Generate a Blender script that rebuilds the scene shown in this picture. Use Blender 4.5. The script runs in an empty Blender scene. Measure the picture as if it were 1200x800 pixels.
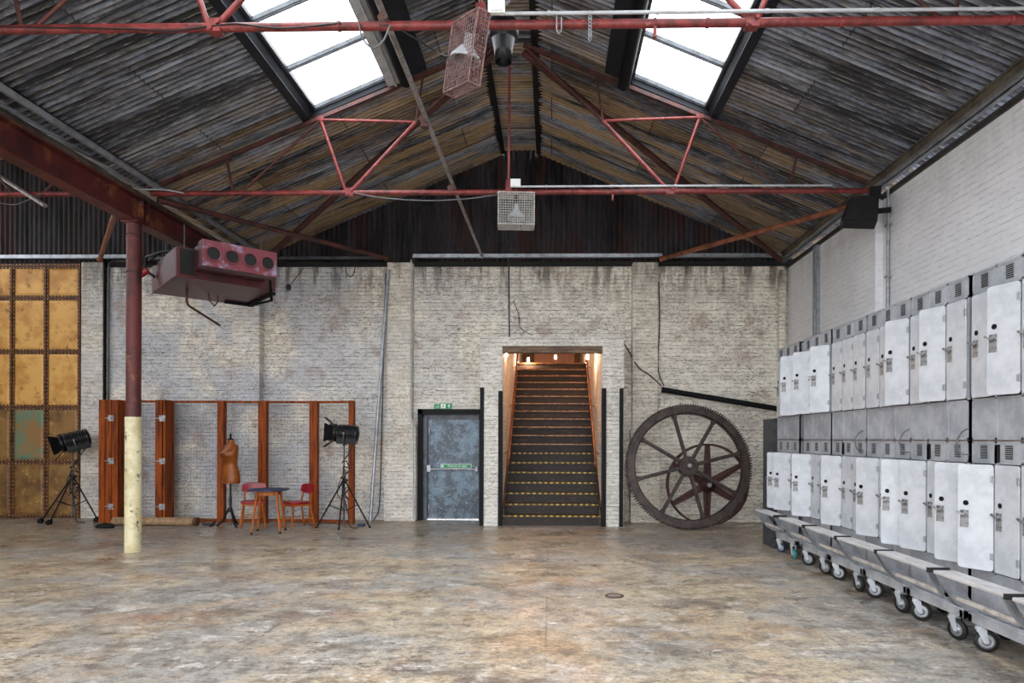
import bpy, math, random
from math import pi, sin, cos, radians as R
from mathutils import Vector as V, Matrix as M
random.seed(7)
SC = bpy.context.scene
COL = SC.collection
# ------------------------------------------------------------------ camera
F, PX, PY, HC = 760.0, 629.0, 514.0, 1.6
YAW, ROLL = R(1.2), R(0.22)
CR = M.Rotation(YAW, 3, 'Z') @ M.Rotation(pi/2, 3, 'X') @ M.Rotation(ROLL, 3, 'Z')
cd = bpy.data.cameras.new('camera'); cam = bpy.data.objects.new('camera', cd); COL.objects.link(cam)
cam.location = (0, 0, HC); cam.rotation_euler = CR.to_euler()
cd.sensor_width = 36; cd.lens = F/1200*36; cd.shift_x = -(PX-600)/1200; cd.shift_y = (PY-400)/1200
cd.clip_start = .05; cd.clip_end = 200
SC.camera = cam
def at(px, py, Y):                       # point of the photo's pixel on the plane at depth Y
    d = CR @ V(((px-PX)/F, (PY-py)/F, -1)); d *= Y/d.y
    return V((d.x, Y, HC+d.z))
def atX(px, py, X):
    d = CR @ V(((px-PX)/F, (PY-py)/F, -1)); d *= X/d.x
    return V((X, d.y, HC+d.z))
def atZ(px, py, Z):
    d = CR @ V(((px-PX)/F, (PY-py)/F, -1)); d *= (Z-HC)/d.z
    return V((d.x, d.y, Z))
# ------------------------------------------------------------------ mesh helper
class MB:
    def __init__(s): s.v = []; s.f = []; s.sm = []
    def add(s, vs, fs, smooth=False):
        n = len(s.v); s.v += [tuple(v) for v in vs]
        for f in fs: s.f.append([i+n for i in f]); s.sm.append(smooth)
        return s
    def box(s, c, d, m=None):
        c = V(c); x, y, z = [k/2 for k in d]
        vs = [V((a*x, b*y, e*z)) for a in (-1, 1) for b in (-1, 1) for e in (-1, 1)]
        if m is not None: vs = [m @ v for v in vs]
        return s.add([v+c for v in vs], [(0,1,3,2),(4,6,7,5),(0,4,5,1),(2,3,7,6),(0,2,6,4),(1,5,7,3)])
    def bb(s, a, b):
        return s.box([(a[i]+b[i])/2 for i in range(3)], [abs(b[i]-a[i]) for i in range(3)])
    def bar(s, p, q, w, h, up=(0, 0, 1)):
        p, q = V(p), V(q); d = q-p; L = d.length; d.normalize(); up = V(up)
        if abs(d.dot(up)) > .98: up = V((0, 1, 0))
        x = d.cross(up).normalized(); u = x.cross(d).normalized()
        m = M((x, d, u)).transposed()
        return s.box((p+q)/2, (w, L, h), m)
    def tube(s, p, q, r, n=12, r2=None, cap=True):
        p, q = V(p), V(q); d = (q-p).normalized(); r2 = r if r2 is None else r2
        a = d.cross(V((0, 0, 1)) if abs(d.z) < .9 else V((1, 0, 0))).normalized(); b = d.cross(a)
        vs = []
        for c, rr in ((p, r), (q, r2)):
            vs += [c+(a*cos(2*pi*i/n)+b*sin(2*pi*i/n))*rr for i in range(n)]
        s.add(vs, [(i, (i+1) % n, n+(i+1) % n, n+i) for i in range(n)], True)
        if cap: s.add(vs, [tuple(range(n))[::-1], tuple(range(n, 2*n))])
        return s
    def path(s, pts, r, n=8, closed=False):
        pts = [V(p) for p in pts]; K = len(pts); prev = None; rings = []
        for i, p in enumerate(pts):
            d = (pts[(i+1) % K]-pts[i-1]) if (closed or 0 < i < K-1) else (pts[1]-pts[0] if i == 0 else pts[-1]-pts[-2])
            d.normalize()
            if prev is None: a = d.cross(V((0, 0, 1)) if abs(d.z) < .9 else V((1, 0, 0))).normalized()
            else: a = (prev-d*prev.dot(d)).normalized()
            prev = a; b = d.cross(a)
            rings.append([p+(a*cos(2*pi*k/n)+b*sin(2*pi*k/n))*r for k in range(n)])
        vs = [v for g in rings for v in g]; fs = []
        for i in range(K if closed else K-1):
            j = (i+1) % K
            fs += [(i*n+k, i*n+(k+1) % n, j*n+(k+1) % n, j*n+k) for k in range(n)]
        s.add(vs, fs, True)
        if not closed: s.add(vs, [tuple(range(n))[::-1], tuple(range((K-1)*n, K*n))])
        return s
    def lathe(s, prof, n=24, m=None, cap=True, off=(0, 0, 0), smooth=True):
        vs = []                            # prof: (r, z) about local z
        for r, z in prof:
            vs += [V((r*cos(2*pi*k/n), r*sin(2*pi*k/n), z)) for k in range(n)]
        if m is not None: vs = [m @ v for v in vs]
        vs = [v+V(off) for v in vs]; K = len(prof)
        s.add(vs, [(i*n+k, i*n+(k+1) % n, (i+1)*n+(k+1) % n, (i+1)*n+k) for i in range(K-1) for k in range(n)], smooth)
        if cap: s.add(vs, [tuple(range(n))[::-1], tuple(range((K-1)*n, K*n))])
        return s
    def prism(s, poly, e, thick):           # poly: 3D points, extruded by vector e*thick
        e = V(e)*thick; n = len(poly); a = [V(p) for p in poly]; b = [p+e for p in a]
        return s.add(a+b, [tuple(range(n))[::-1], tuple(range(n, 2*n))]+[(i, (i+1) % n, n+(i+1) % n, n+i) for i in range(n)])
    def build(s, name, mat, parent=None, bevel=0, loc=None):
        me = bpy.data.meshes.new(name); me.from_pydata(s.v, [], s.f)
        me.polygons.foreach_set('use_smooth', s.sm)
        import bmesh
        b = bmesh.new(); b.from_mesh(me); bmesh.ops.recalc_face_normals(b, faces=b.faces); b.to_mesh(me); b.free()
        me.materials.append(mat); me.update()
        o = bpy.data.objects.new(name, me); COL.objects.link(o)
        if loc is not None: o.location = loc
        if parent is not None:
            o.parent = parent
        if bevel:
            mo = o.modifiers.new('bevel', 'BEVEL'); mo.width = bevel; mo.segments = 2; mo.limit_method = 'ANGLE'
        return o
def thing(name, label, cat, loc=(0, 0, 0), rz=0, group=None):
    o = bpy.data.objects.new(name, None); COL.objects.link(o); o.empty_display_size = .1
    o.location = loc; o.rotation_euler = (0, 0, rz); o['label'] = label; o['category'] = cat
    if group: o['group'] = group
    return o
def tag(o, label, cat, group=None):
    o['label'] = label; o['category'] = cat
    if group: o['group'] = group
    return o
def struct(o): o['kind'] = 'structure'; return o
def local(root, p): return V(p)-V(root.location)
# ------------------------------------------------------------------ materials
def lin(c): return tuple(((x/255)/12.92 if x/255 <= .04045 else ((x/255+.055)/1.055)**2.4) for x in c)+(1,)
class NT:
    def __init__(s, name):
        s.m = bpy.data.materials.new(name); s.m.use_nodes = True; s.t = s.m.node_tree; s.t.nodes.clear()
        s.out = s.n('ShaderNodeOutputMaterial'); s.b = s.n('ShaderNodeBsdfPrincipled')
        s.l(s.b.outputs[0], s.out.inputs[0]); s.tc = s.n('ShaderNodeTexCoord')
    def n(s, k, **kw):
        o = s.t.nodes.new(k)
        for a, b in kw.items(): setattr(o, a, b)
        return o
    def l(s, a, b): s.t.links.new(a, b)
    def put(s, sock, v):
        if hasattr(v, 'is_linked') or hasattr(v, 'links'): s.l(v, sock)
        else: sock.default_value = v
    def noise(s, scale, detail=4, rough=.6, stretch=None, dist=0, off=(0, 0, 0), src=None):
        mp = s.n('ShaderNodeMapping'); s.l(src or s.tc.outputs['Object'], mp.inputs[0])
        if stretch: mp.inputs['Scale'].default_value = stretch
        mp.inputs['Location'].default_value = off
        o = s.n('ShaderNodeTexNoise'); s.l(mp.outputs[0], o.inputs[0])
        o.inputs['Scale'].default_value = scale; o.inputs['Detail'].default_value = detail
        o.inputs['Roughness'].default_value = rough; o.inputs['Distortion'].default_value = dist
        return o.outputs[0]
    def ramp(s, f, a, b, v0=0, v1=1):
        o = s.n('ShaderNodeMapRange', interpolation_type='SMOOTHSTEP'); s.l(f, o.inputs[0])
        o.inputs[1].default_value = a; o.inputs[2].default_value = b; o.inputs[3].default_value = v0; o.inputs[4].default_value = v1
        return o.outputs[0]
    def mix(s, f, a, b, mode='MIX'):
        o = s.n('ShaderNodeMix', data_type='RGBA', blend_type=mode)
        s.put(o.inputs[0], f); s.put(o.inputs[6], a); s.put(o.inputs[7], b)
        return o.outputs[2]
    def math(s, op, a, b=0):
        o = s.n('ShaderNodeMath', operation=op); s.put(o.inputs[0], a); s.put(o.inputs[1], b); return o.outputs[0]
    def bump(s, h, strength, dist=.01):
        o = s.n('ShaderNodeBump'); s.l(h, o.inputs['Height']); o.inputs['Strength'].default_value = strength
        o.inputs['Distance'].default_value = dist; s.l(o.outputs[0], s.b.inputs['Normal']); return o
    def fin(s, col, rough=.6, metal=0, spec=.5):
        s.put(s.b.inputs['Base Color'], col); s.put(s.b.inputs['Roughness'], rough); s.b.inputs['Metallic'].default_value = metal
        s.b.inputs['Specular IOR Level'].default_value = spec
        return s.m
def simple(name, c1, c2=None, scale=8, rough=.5, metal=0, th=(.4, .65), bump=.1, stretch=None, spec=.5, c3=None, s3=30, th3=(.6, .75)):
    t = NT(name); c2 = c2 or tuple(int(x*.75) for x in c1)
    f = t.ramp(t.noise(scale, 6, .65, stretch), *th)
    c = t.mix(f, lin(c1), lin(c2))
    if c3: c = t.mix(t.ramp(t.noise(s3, 5, .7, stretch, off=(3, 1, 2)), *th3), c, lin(c3))
    if bump: t.bump(t.noise(scale*6, 4), bump, .004)
    return t.fin(c, rough, metal, spec)
def brickmat(name, axis, ca, cb, cc, mort, blue, soot=1, grime=1, bmp=.8, contrast=1):
    t = NT(name); sp = t.n('ShaderNodeSeparateXYZ'); t.l(t.tc.outputs['Object'], sp.inputs[0])
    cb_ = t.n('ShaderNodeCombineXYZ'); t.l(sp.outputs[axis], cb_.inputs[0]); t.l(sp.outputs[2], cb_.inputs[1])
    wob = t.noise(6, 4); addv = t.n('ShaderNodeVectorMath', operation='MULTIPLY_ADD')
    t.l(wob, addv.inputs[0]); addv.inputs[1].default_value = (.03, .03, 0); t.l(cb_.outputs[0], addv.inputs[2])
    br = t.n('ShaderNodeTexBrick'); t.l(addv.outputs[0], br.inputs[0])
    br.inputs['Scale'].default_value = 1; br.inputs['Brick Width'].default_value = .225; br.inputs['Row Height'].default_value = .075
    br.inputs['Mortar Size'].default_value = .006; br.inputs['Mortar Smooth'].default_value = .3; br.inputs['Bias'].default_value = 0
    br.inputs['Color1'].default_value = (.8, .8, .8, 1); br.inputs['Color2'].default_value = (.1, .1, .1, 1); br.inputs['Mortar'].default_value = (.8, .8, .8, 1)
    c = t.mix(t.ramp(t.noise(2.4, 8, .7, (1, 1, 1.6)), .36, .64), lin(ca), lin(cb))
    c = t.mix(t.ramp(t.noise(10, 8, .78, (1, 1, 2.2), off=(1, 7, 3)), .5, .66, 0, .8*contrast), c, lin(cc))
    west = t.ramp(sp.outputs[0], 1.5, -6.5, .0, 1.0) if axis == 0 else t.ramp(sp.outputs[0], 0, 1, 0, 0)
    c = t.mix(t.math('MULTIPLY', t.math('MULTIPLY', t.ramp(t.noise(.9, 5, .6, off=(9, 0, 4)), .36, .56), west), blue), c, lin((164, 174, 194)))
    c = t.mix(t.math('MULTIPLY', t.ramp(t.noise(1.9, 7, .7, off=(4, 4, 9)), .54, .66), blue*.8), c, lin((158, 122, 102)))
    gone = t.ramp(t.noise(1.3, 7, .7, off=(2, 5, 8)), .40, .62)
    # a few bricks stay darker than their neighbours; bed joints show more than perpends
    bt = t.n('ShaderNodeRGBToBW'); t.l(br.outputs[0], bt.inputs[0])
    c = t.mix(t.math('MULTIPLY', t.ramp(bt.outputs[0], .55, .15, 0, .38), t.math('MULTIPLY', gone, contrast)), c, lin(cc))
    sz = t.n('ShaderNodeSeparateXYZ'); t.l(addv.outputs[0], sz.inputs[0])
    row = t.math('ABSOLUTE', t.math('SUBTRACT', t.math('FRACT', t.math('DIVIDE', sz.outputs[1], .075)), .5))
    bed = t.ramp(row, .38, .5)
    jn = t.ramp(t.noise(7, 7, .78, (1, 1, 2), off=(5, 2, 1)), .42, .60, .0, 1)
    jf = t.math('MAXIMUM', t.math('MULTIPLY', bed, jn), t.math('MULTIPLY', t.math('MULTIPLY', br.outputs[1], jn), .35))
    c = t.mix(t.math('MULTIPLY', jf, contrast*.8), c, lin(mort))
    sp1 = t.ramp(t.noise(20, 9, .8, (1, 1, 2.6), off=(2, 2, 2)), .52, .61, 0, .92*grime)
    c = t.mix(t.math('MULTIPLY', sp1, t.ramp(gone, 0, 1, .45, 1)), c, lin((46, 42, 41)))
    # run-off soot under the eaves
    zz = t.ramp(sp.outputs[2], 4.0, 5.05)
    so = t.ramp(t.noise(2.2, 6, .7, (2.2, 2.2, .35), off=(0, 3, 0)), .42, .62)
    c = t.mix(t.math('MULTIPLY', t.math('MULTIPLY', zz, so), .85*soot), c, lin((58, 50, 44)))
    h = t.math('ADD', t.math('MULTIPLY', jf, -1.0), t.math('MULTIPLY', t.noise(25, 6, .7), .9))
    t.bump(h, bmp, .012)
    return t.fin(c, .75, 0, .3)
def corr(name, base, tan, dark, axis_len, tanamt, rust=None, rustamt=0):
    # weathered corrugated sheets; axis_len = scale that stretches the stains along the corrugations
    t = NT(name); st = axis_len
    sp = t.n('ShaderNodeSeparateXYZ'); t.l(t.tc.outputs['Object'], sp.inputs[0])
    c = t.mix(t.ramp(t.noise(3, 8, .75, st), .35, .65), lin(base), lin(tuple(int(x*.5) for x in base)))
    c = t.mix(t.ramp(t.noise(5, 8, .7, st, off=(4, 4, 4)), .45, .6, 0, tanamt), c, lin(tan))
    c = t.mix(t.ramp(t.noise(1.1, 6, .7, st, off=(1, 9, 2)), .48, .6, 0, .85), c, lin(dark))
    c = t.mix(t.ramp(t.noise(16, 6, .8, (1, 1, 1)), .5, .7, 0, .6), c, lin(dark))
    if rust: c = t.mix(t.ramp(t.noise(1.3, 6, .7, st, off=(7, 1, 6)), .5, .62, 0, rustamt), c, lin(rust))
    t.bump(t.noise(30, 5, .7), .3, .004)
    return t, c, sp
T = {}
T['brick_back'] = brickmat('whitewashed brick', 0, (248, 242, 228), (226, 218, 205), (166, 156, 143), (58, 50, 46), .6, 1, 1.05)
T['brick_pier'] = brickmat('whitewashed pier brick', 0, (238, 231, 217), (212, 204, 190), (166, 154, 138), (84, 76, 70), .3, .7, .9)
T['brick_frame'] = brickmat('white stair surround brick', 0, (234, 230, 222), (212, 208, 200), (166, 158, 148), (104, 96, 90), 0, .2, .9)
T['brick_right'] = brickmat('white painted brick', 1, (243, 243, 246), (236, 236, 240), (214, 214, 218), (176, 176, 182), 0, .15, .05, .5, .45)
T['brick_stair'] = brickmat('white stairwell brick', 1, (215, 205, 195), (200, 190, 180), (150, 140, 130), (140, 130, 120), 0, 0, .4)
# roof sheets
t, c, sp = corr('corrugated roof sheet', (158, 168, 188), (140, 130, 114), (22, 22, 27), (.34, 2.4, .34), .3, (84, 66, 58), .4)
xx = t.ramp(sp.outputs[1], 7.6, 10.2)                       # browner, older sheets next to the gable
c = t.mix(t.math('MULTIPLY', xx, t.ramp(t.noise(1.6, 4, .6, (.3, 2.2, .3), off=(8, 8, 8)), .42, .58, 0, .8)), c, lin((176, 146, 104)))
cmb = t.n('ShaderNodeCombineXYZ'); t.l(sp.outputs[0], cmb.inputs[0]); t.l(sp.outputs[1], cmb.inputs[1])
br = t.n('ShaderNodeTexBrick'); t.l(cmb.outputs[0], br.inputs[0]); br.inputs['Scale'].default_value = 1
br.inputs['Brick Width'].default_value = 3.1; br.inputs['Row Height'].default_value = .7; br.inputs['Mortar Size'].default_value = .010
br.inputs['Color1'].default_value = (1.2, 1.2, 1.2, 1); br.inputs['Color2'].default_value = (.42, .42, .44, 1); br.inputs['Mortar'].default_value = (.12, .12, .12, 1)
c = t.mix(.85, c, br.outputs[0], 'MULTIPLY')
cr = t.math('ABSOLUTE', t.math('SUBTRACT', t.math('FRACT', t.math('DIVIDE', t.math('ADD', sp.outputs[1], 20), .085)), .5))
c = t.mix(t.math('MULTIPLY', t.ramp(cr, .16, .42), t.ramp(t.noise(6, 5, .7, (.4, 1, 1)), .35, .6, .2, .8)), c, lin((30, 28, 30)))   # shade painted into the troughs to bring out the corrugations
c = t.mix(t.math('MULTIPLY', t.ramp(cr, .16, .02), t.ramp(t.noise(9, 7, .75, (.5, 2, .5), off=(6, 6, 6)), .46, .6, 0, .55)), c, lin((206, 204, 200)))   # patchy highlights painted along the crests for stronger relief
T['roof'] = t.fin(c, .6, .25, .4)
t, c, sp = corr('corrugated gable sheet', (62, 62, 68), (70, 52, 46), (7, 7, 9), (2.2, 2.2, .35), .5, (66, 36, 30), .75)
T['gable'] = t.fin(c, .6, .2, .4)
# floor
t = NT('worn concrete floor'); sp = t.n('ShaderNodeSeparateXYZ'); t.l(t.tc.outputs['Object'], sp.inputs[0])
st = (.8, 1.0, 1)
c = t.mix(t.ramp(t.noise(.55, 7, .7, st), .42, .58), lin((212, 192, 162)), lin((180, 176, 170)))
c = t.mix(t.ramp(t.noise(.9, 8, .75, st, off=(3, 3, 0)), .5, .62, 0, .7), c, lin((196, 158, 116)))
c = t.mix(t.ramp(t.noise(1.4, 9, .8, st, off=(7, 1, 0)), .48, .62, 0, .75), c, lin((112, 98, 84)))
c = t.mix(t.ramp(t.noise(6, 9, .82, st, off=(1, 6, 0)), .46, .6, 0, .7), c, lin((92, 82, 74)))
c = t.mix(t.ramp(t.noise(3.5, 10, .82, st, off=(9, 5, 0)), .53, .62, 0, .8), c, lin((234, 228, 220)))
c = t.mix(t.ramp(t.noise(.7, 8, .78, st, off=(12, 8, 0)), .58, .68, 0, .45), c, lin((178, 116, 104)))
c = t.mix(t.ramp(t.noise(30, 8, .85, (.6, 1, 1), off=(2, 2, 0)), .48, .6, 0, .6), c, lin((70, 60, 52)))
c = t.mix(t.ramp(t.noise(22, 8, .85, (.6, 1, 1), off=(8, 2, 0)), .54, .64, 0, .5), c, lin((240, 234, 224)))
c = t.mix(t.ramp(sp.outputs[1], 8.6, 10.4, 0, .3), c, lin((96, 84, 76)))   # darker towards the back wall
def jl(axis, period, off, w):
    q = t.math('ABSOLUTE', t.math('SUBTRACT', t.math('FRACT', t.math('DIVIDE', t.math('ADD', sp.outputs[axis], off), period)), .5))
    return t.ramp(q, .5*0+w/period, w/period*1.6, 1, 0)
jj = t.math('MAXIMUM', jl(0, 2.3, .03+1.15+2.3*10, .006), jl(1, 4.35, -5.2+2.175+4.35*10, .006))
c = t.mix(t.math('MULTIPLY', jj, t.ramp(t.noise(1.2, 3), .4, .62, .05, .5)), c, lin((60, 54, 50)))
rg = t.ramp(t.noise(1.6, 7, .7, st, off=(5, 5, 5)), .35, .65, .22, .5)
t.bump(t.noise(9, 6, .7), .12, .01)
T['floor'] = t.fin(c, rg, 0, .55)
T['redsteel'] = simple('red oxide painted steel', (132, 52, 50), (88, 34, 34), 9, .45, .1, c3=(190, 120, 116), s3=25)
T['pinksteel'] = simple('faded red painted steel', (142, 62, 60), (98, 40, 38), 9, .45, .1, c3=(205, 150, 145), s3=25)
T['brownsteel'] = simple('rusty brown steel', (84, 44, 38), (46, 28, 26), 7, .6, .1, c3=(140, 84, 60), s3=20)
T['beam'] = simple('rusted maroon beam', (96, 38, 36), (60, 24, 24), 2.2, .55, .1, c3=(140, 88, 54), s3=2.6, th3=(.56, .70))
T['rustbrace'] = simple('orange rusted tube', (140, 84, 58), (96, 50, 36), 6, .6, .1)
T['cream'] = simple('chipped cream paint', (216, 206, 170), (190, 176, 134), 5, .5, 0, c3=(84, 62, 40), s3=7, th3=(.60, .66))
T['maroon'] = simple('maroon painted sheet', (82, 28, 33), (52, 19, 23), 3, .42, .1, c3=(150, 90, 70), s3=10, th3=(.62, .75))
T['maroonface'] = simple('worn maroon face', (112, 46, 56), (140, 128, 152), 5, .45, .1, (.50, .66))
T['black'] = simple('black coated', (15, 15, 18), (9, 9, 11), 8, .6, spec=.2)
T['navy'] = simple('dark blue black board', (24, 27, 38), (15, 17, 24), 3, .55, spec=.3)
T['blackgloss'] = simple('black satin', (18, 19, 23), (11, 11, 14), 4, .32, spec=.35)
T['dark'] = simple('dark void', (14, 12, 12), (8, 8, 8), 4, .8)
T['grey'] = simple('galvanised grey', (168, 172, 178), (136, 140, 146), 9, .4, .5)
T['ltgrey'] = simple('light grey painted', (190, 194, 200), (164, 168, 174), 5, .45, .1)
T['dkgrey'] = simple('dark grey steel', (84, 88, 94), (60, 62, 66), 7, .5, .3)
T['bracket'] = simple('mid grey enamel', (160, 164, 170), (124, 128, 134), 6, .45, .3)
T['railpaint'] = simple('pale worn tube', (206, 200, 194), (170, 160, 152), 9, .45, 0)
T['scaff'] = simple('scaffold tube', (158, 152, 150), (116, 108, 104), 12, .45, .4, c3=(150, 90, 70), s3=10, th3=(.62, .7))
T['wood'] = simple('orange stained timber', (146, 68, 16), (86, 36, 8), 3, .6, 0, stretch=(6, 6, .5), spec=.2, c3=(50, 24, 14), s3=6, th3=(.6, .76))
T['woodlt'] = simple('varnished beech', (176, 98, 30), (132, 66, 18), 5, .5, 0, stretch=(5, 5, .8), spec=.3)
T['lintel'] = simple('dark oak lintel', (120, 96, 76), (74, 56, 44), 4, .7, 0, stretch=(.6, 4, 5))
T['tread'] = simple('worn stair timber', (62, 38, 26), (28, 18, 14), 6, .5, 0, stretch=(.7, 3, 3), c3=(120, 84, 48), s3=7, th3=(.52, .68))
T['nosing'] = simple('worn brass nosing', (150, 108, 66), (80, 52, 34), 9, .4, .3, stretch=(1.5, 3, 3))
T['riser'] = simple('dark riser with painted shade', (40, 26, 20), (18, 12, 10), 6, .6, 0, stretch=(.7, 3, 3), c3=(86, 60, 40), s3=8, th3=(.56, .7))  # dark brown timber, deepened further as painted shade below the nosings
T['rustedge'] = simple('rust spotted edge', (70, 66, 66), (120, 84, 56), 5, .6, .1)
T['brass'] = simple('copper handrail', (150, 92, 62), (110, 64, 42), 9, .35, .5)
t = NT('hazard nosing'); sp = t.n('ShaderNodeSeparateXYZ'); t.l(t.tc.outputs['Object'], sp.inputs[0])
fr = t.math('FRACT', t.math('MULTIPLY', sp.outputs[0], 9.0))
c = t.mix(t.ramp(fr, .46, .54), lin((206, 172, 56)), lin((40, 32, 22)))
c = t.mix(t.ramp(t.noise(7, 6, .8), .46, .62, .05, .8), c, lin((110, 84, 46)))
T['hazard'] = t.fin(c, .5)
# locker paint: silver hammered enamel
def lockermat(name, a, b):
    t = NT(name); c = t.mix(t.ramp(t.noise(5, 7, .7), .36, .64), lin(a), lin(b))
    c = t.mix(t.ramp(t.noise(22, 8, .8, off=(4, 4, 4)), .6, .72, 0, .5), c, lin((130, 120, 112)))
    c = t.mix(t.ramp(t.noise(3, 3, .5, (1, 1, .25), off=(8, 0, 1)), .62, .74, 0, .3), c, lin((150, 130, 112)))
    t.bump(t.noise(70, 2), .05, .002)
    return t.fin(c, .46, .25, .4)
T['locker'] = lockermat('silver grey locker enamel', (182, 186, 194), (156, 161, 170))
T['lockerdoor'] = lockermat('pale locker door enamel', (214, 218, 225), (194, 199, 207))
T['bench'] = simple('worn pale bench plank', (206, 204, 204), (176, 172, 170), 6, .4, .1, stretch=(3, .6, 3), c3=(150, 96, 66), s3=14, th3=(.62, .7))
T['chrome'] = simple('worn chrome', (176, 177, 180), (96, 92, 90), 30, .38, .7)
T['tyre'] = simple('black rubber', (30, 29, 28), (20, 19, 19), 12, .6)
T['tyrenavy'] = simple('navy rubber', (30, 46, 92), (22, 32, 60), 12, .5)
T['tyreteal'] = simple('teal rubber', (36, 140, 148), (26, 100, 108), 12, .5)
T['red'] = simple('red vinyl', (156, 16, 32), (118, 10, 24), 6, .35)
T['bluetop'] = simple('dark blue table top', (46, 60, 100), (28, 34, 56), 9, .5, spec=.3)
T['leather'] = simple('tan brown leatherette', (146, 78, 22), (98, 48, 13), 4, .36, spec=.35)
T['gear'] = simple('rusty cast iron', (72, 58, 55), (38, 30, 29), 10, .55, .3, c3=(130, 92, 78), s3=18)
T['gear2'] = simple('dark red cast iron', (84, 44, 40), (48, 28, 28), 8, .55, .2)
T['gold'] = simple('ochre rusted panel', (216, 166, 90), (186, 130, 58), 2.2, .5, .1, c3=(110, 70, 30), s3=5, th3=(.54, .72), bump=.4)
T['olive'] = simple('brown rusted panel', (140, 104, 54), (96, 66, 32), 2.0, .5, .1, c3=(180, 140, 80), s3=5, th3=(.55, .72), bump=.4)
T['verdi'] = simple('verdigris patched panel', (96, 124, 100), (140, 104, 60), 2.2, .5, .1, (.42, .60), c3=(150, 110, 60), s3=6, th3=(.56, .7), bump=.4)
T['seam'] = simple('dark riveted seam', (104, 62, 30), (60, 36, 18), 9, .6, .1)
T['rivet'] = simple('pale rivet', (214, 176, 124), (96, 60, 32), 20, .4, .3)
T['steeldoor'] = simple('mottled blue steel door', (92, 108, 122), (58, 66, 74), 5, .4, .3, (.4, .6), c3=(140, 154, 168), s3=24, th3=(.54, .7))
T['green'] = simple('green sign', (0, 140, 78), (0, 130, 72), 3, .4, bump=0)
T['white'] = simple('white sign', (236, 240, 238), (226, 230, 228), 3, .5, bump=0)
T['hessian'] = simple('tan duct hose', (164, 134, 100), (120, 92, 66), 14, .8)
T['cable'] = simple('black cable', (20, 20, 22), (14, 14, 15), 5, .5)
T['greycable'] = simple('grey cable', (104, 108, 114), (84, 86, 90), 5, .5)
T['cage'] = simple('pink rusted wire', (140, 108, 106), (98, 70, 68), 20, .5, .3)
T['cagew'] = simple('pale wire', (196, 194, 190), (160, 156, 152), 20, .5, .3)
T['gutter'] = simple('mossy brown gutter', (100, 92, 80), (64, 54, 46), 3, .7)
T['pinkwall'] = simple('plaster landing wall', (216, 176, 160), (200, 160, 146), 2, .8)
t = NT('warm filament bulb'); t.b.inputs['Emission Color'].default_value = (1, .60, .36, 1); t.b.inputs['Emission Strength'].default_value = 380
T['bulb'] = t.fin(lin((255, 210, 150)), .3)
t = NT('roof glass'); t.t.nodes.remove(t.b)
tr = t.n('ShaderNodeBsdfTransparent'); gl = t.n('ShaderNodeBsdfGlossy'); mx = t.n('ShaderNodeMixShader'); mx.inputs[0].default_value = .06
tr.inputs[0].default_value = (.93, .95, .96, 1); gl.inputs['Roughness'].default_value = .05
t.l(tr.outputs[0], mx.inputs[1]); t.l(gl.outputs[0], mx.inputs[2]); t.l(mx.outputs[0], t.out.inputs[0])
T['glass'] = t.m
T['lens'] = simple('lamp lens', (60, 64, 72), (40, 42, 48), 30, .12)
# ------------------------------------------------------------------ the room
D = 12.67; RX = 4.6; LX = -13.0; YF = -4.0
CX, VAL = -.6, -5.83
SL = .42; ZR = 7.22; FL = .335
def roofz(x):
    if x < VAL: x = 2*VAL-x
    return ZR-SL*(max(abs(x-CX), FL)-FL)
fl = MB(); fl.bb((LX-.3, YF-3, -.2), (RX+.3, D+.05, 0)); struct(fl.build('floor', T['floor']))
fl = MB(); fl.add([(LX-20, YF-30, -.22), (RX+20, YF-30, -.22), (RX+20, YF-3, -.22), (LX-20, YF-3, -.22)], [(0, 1, 2, 3)])
struct(fl.build('trim_1', simple('outside concrete yard', (170, 168, 164), (150, 148, 144), 1)))
WT = 4.98
dl, dr = at(494, 560, D).x, at(563, 560, D).x; dh = at(528, 484, D).z
sl, sr, sh = -.885, .945, 3.14
sd = at(650, 616, 11.9); SY = 11.88
w = MB()
for a, b, z0, z1 in ((LX, dl, 0, WT), (dl, dr, dh, WT), (dr, sl, 0, WT), (sl, sr, sh+.3, WT), (sr, RX, 0, WT)):
    struct(MB().bb((a, D, z0), (b, D+.35, z1)).build('wall_back', T['brick_back']))
w = MB(); w.bb((RX, YF, 0), (RX+.3, D+.35, WT)); struct(w.build('wall_right', T['brick_right']))
w = MB(); w.bb((LX-.3, YF, 0), (LX, D+.35, 5.6)); struct(w.build('wall_left', T['brick_back']))
# gable cladding, corrugated upright sheets
w = MB(); n = int((RX+.3-LX)/.0125); vs = []; fs = []
for i in range(n+1):
    x = LX+i*.0125; y = D+.10+.019*sin(2*pi*x/.1)
    if int(x/.8) % 2: y += .008
    vs += [(x, y, WT-.05), (x, y, roofz(x)+.03+(.09 if abs(x-CX) < FL+.02 else 0))]
    if i: fs.append((2*i-2, 2*i, 2*i+1, 2*i-1))
w.add(vs, fs, True); g = w.build('wall_gable', T['gable']); struct(g)
w = MB(); w.bb((LX, D+.2, WT), (RX+.3, D+.3, WT+.1)); struct(w.build('trim_2', T['dark']))
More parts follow.
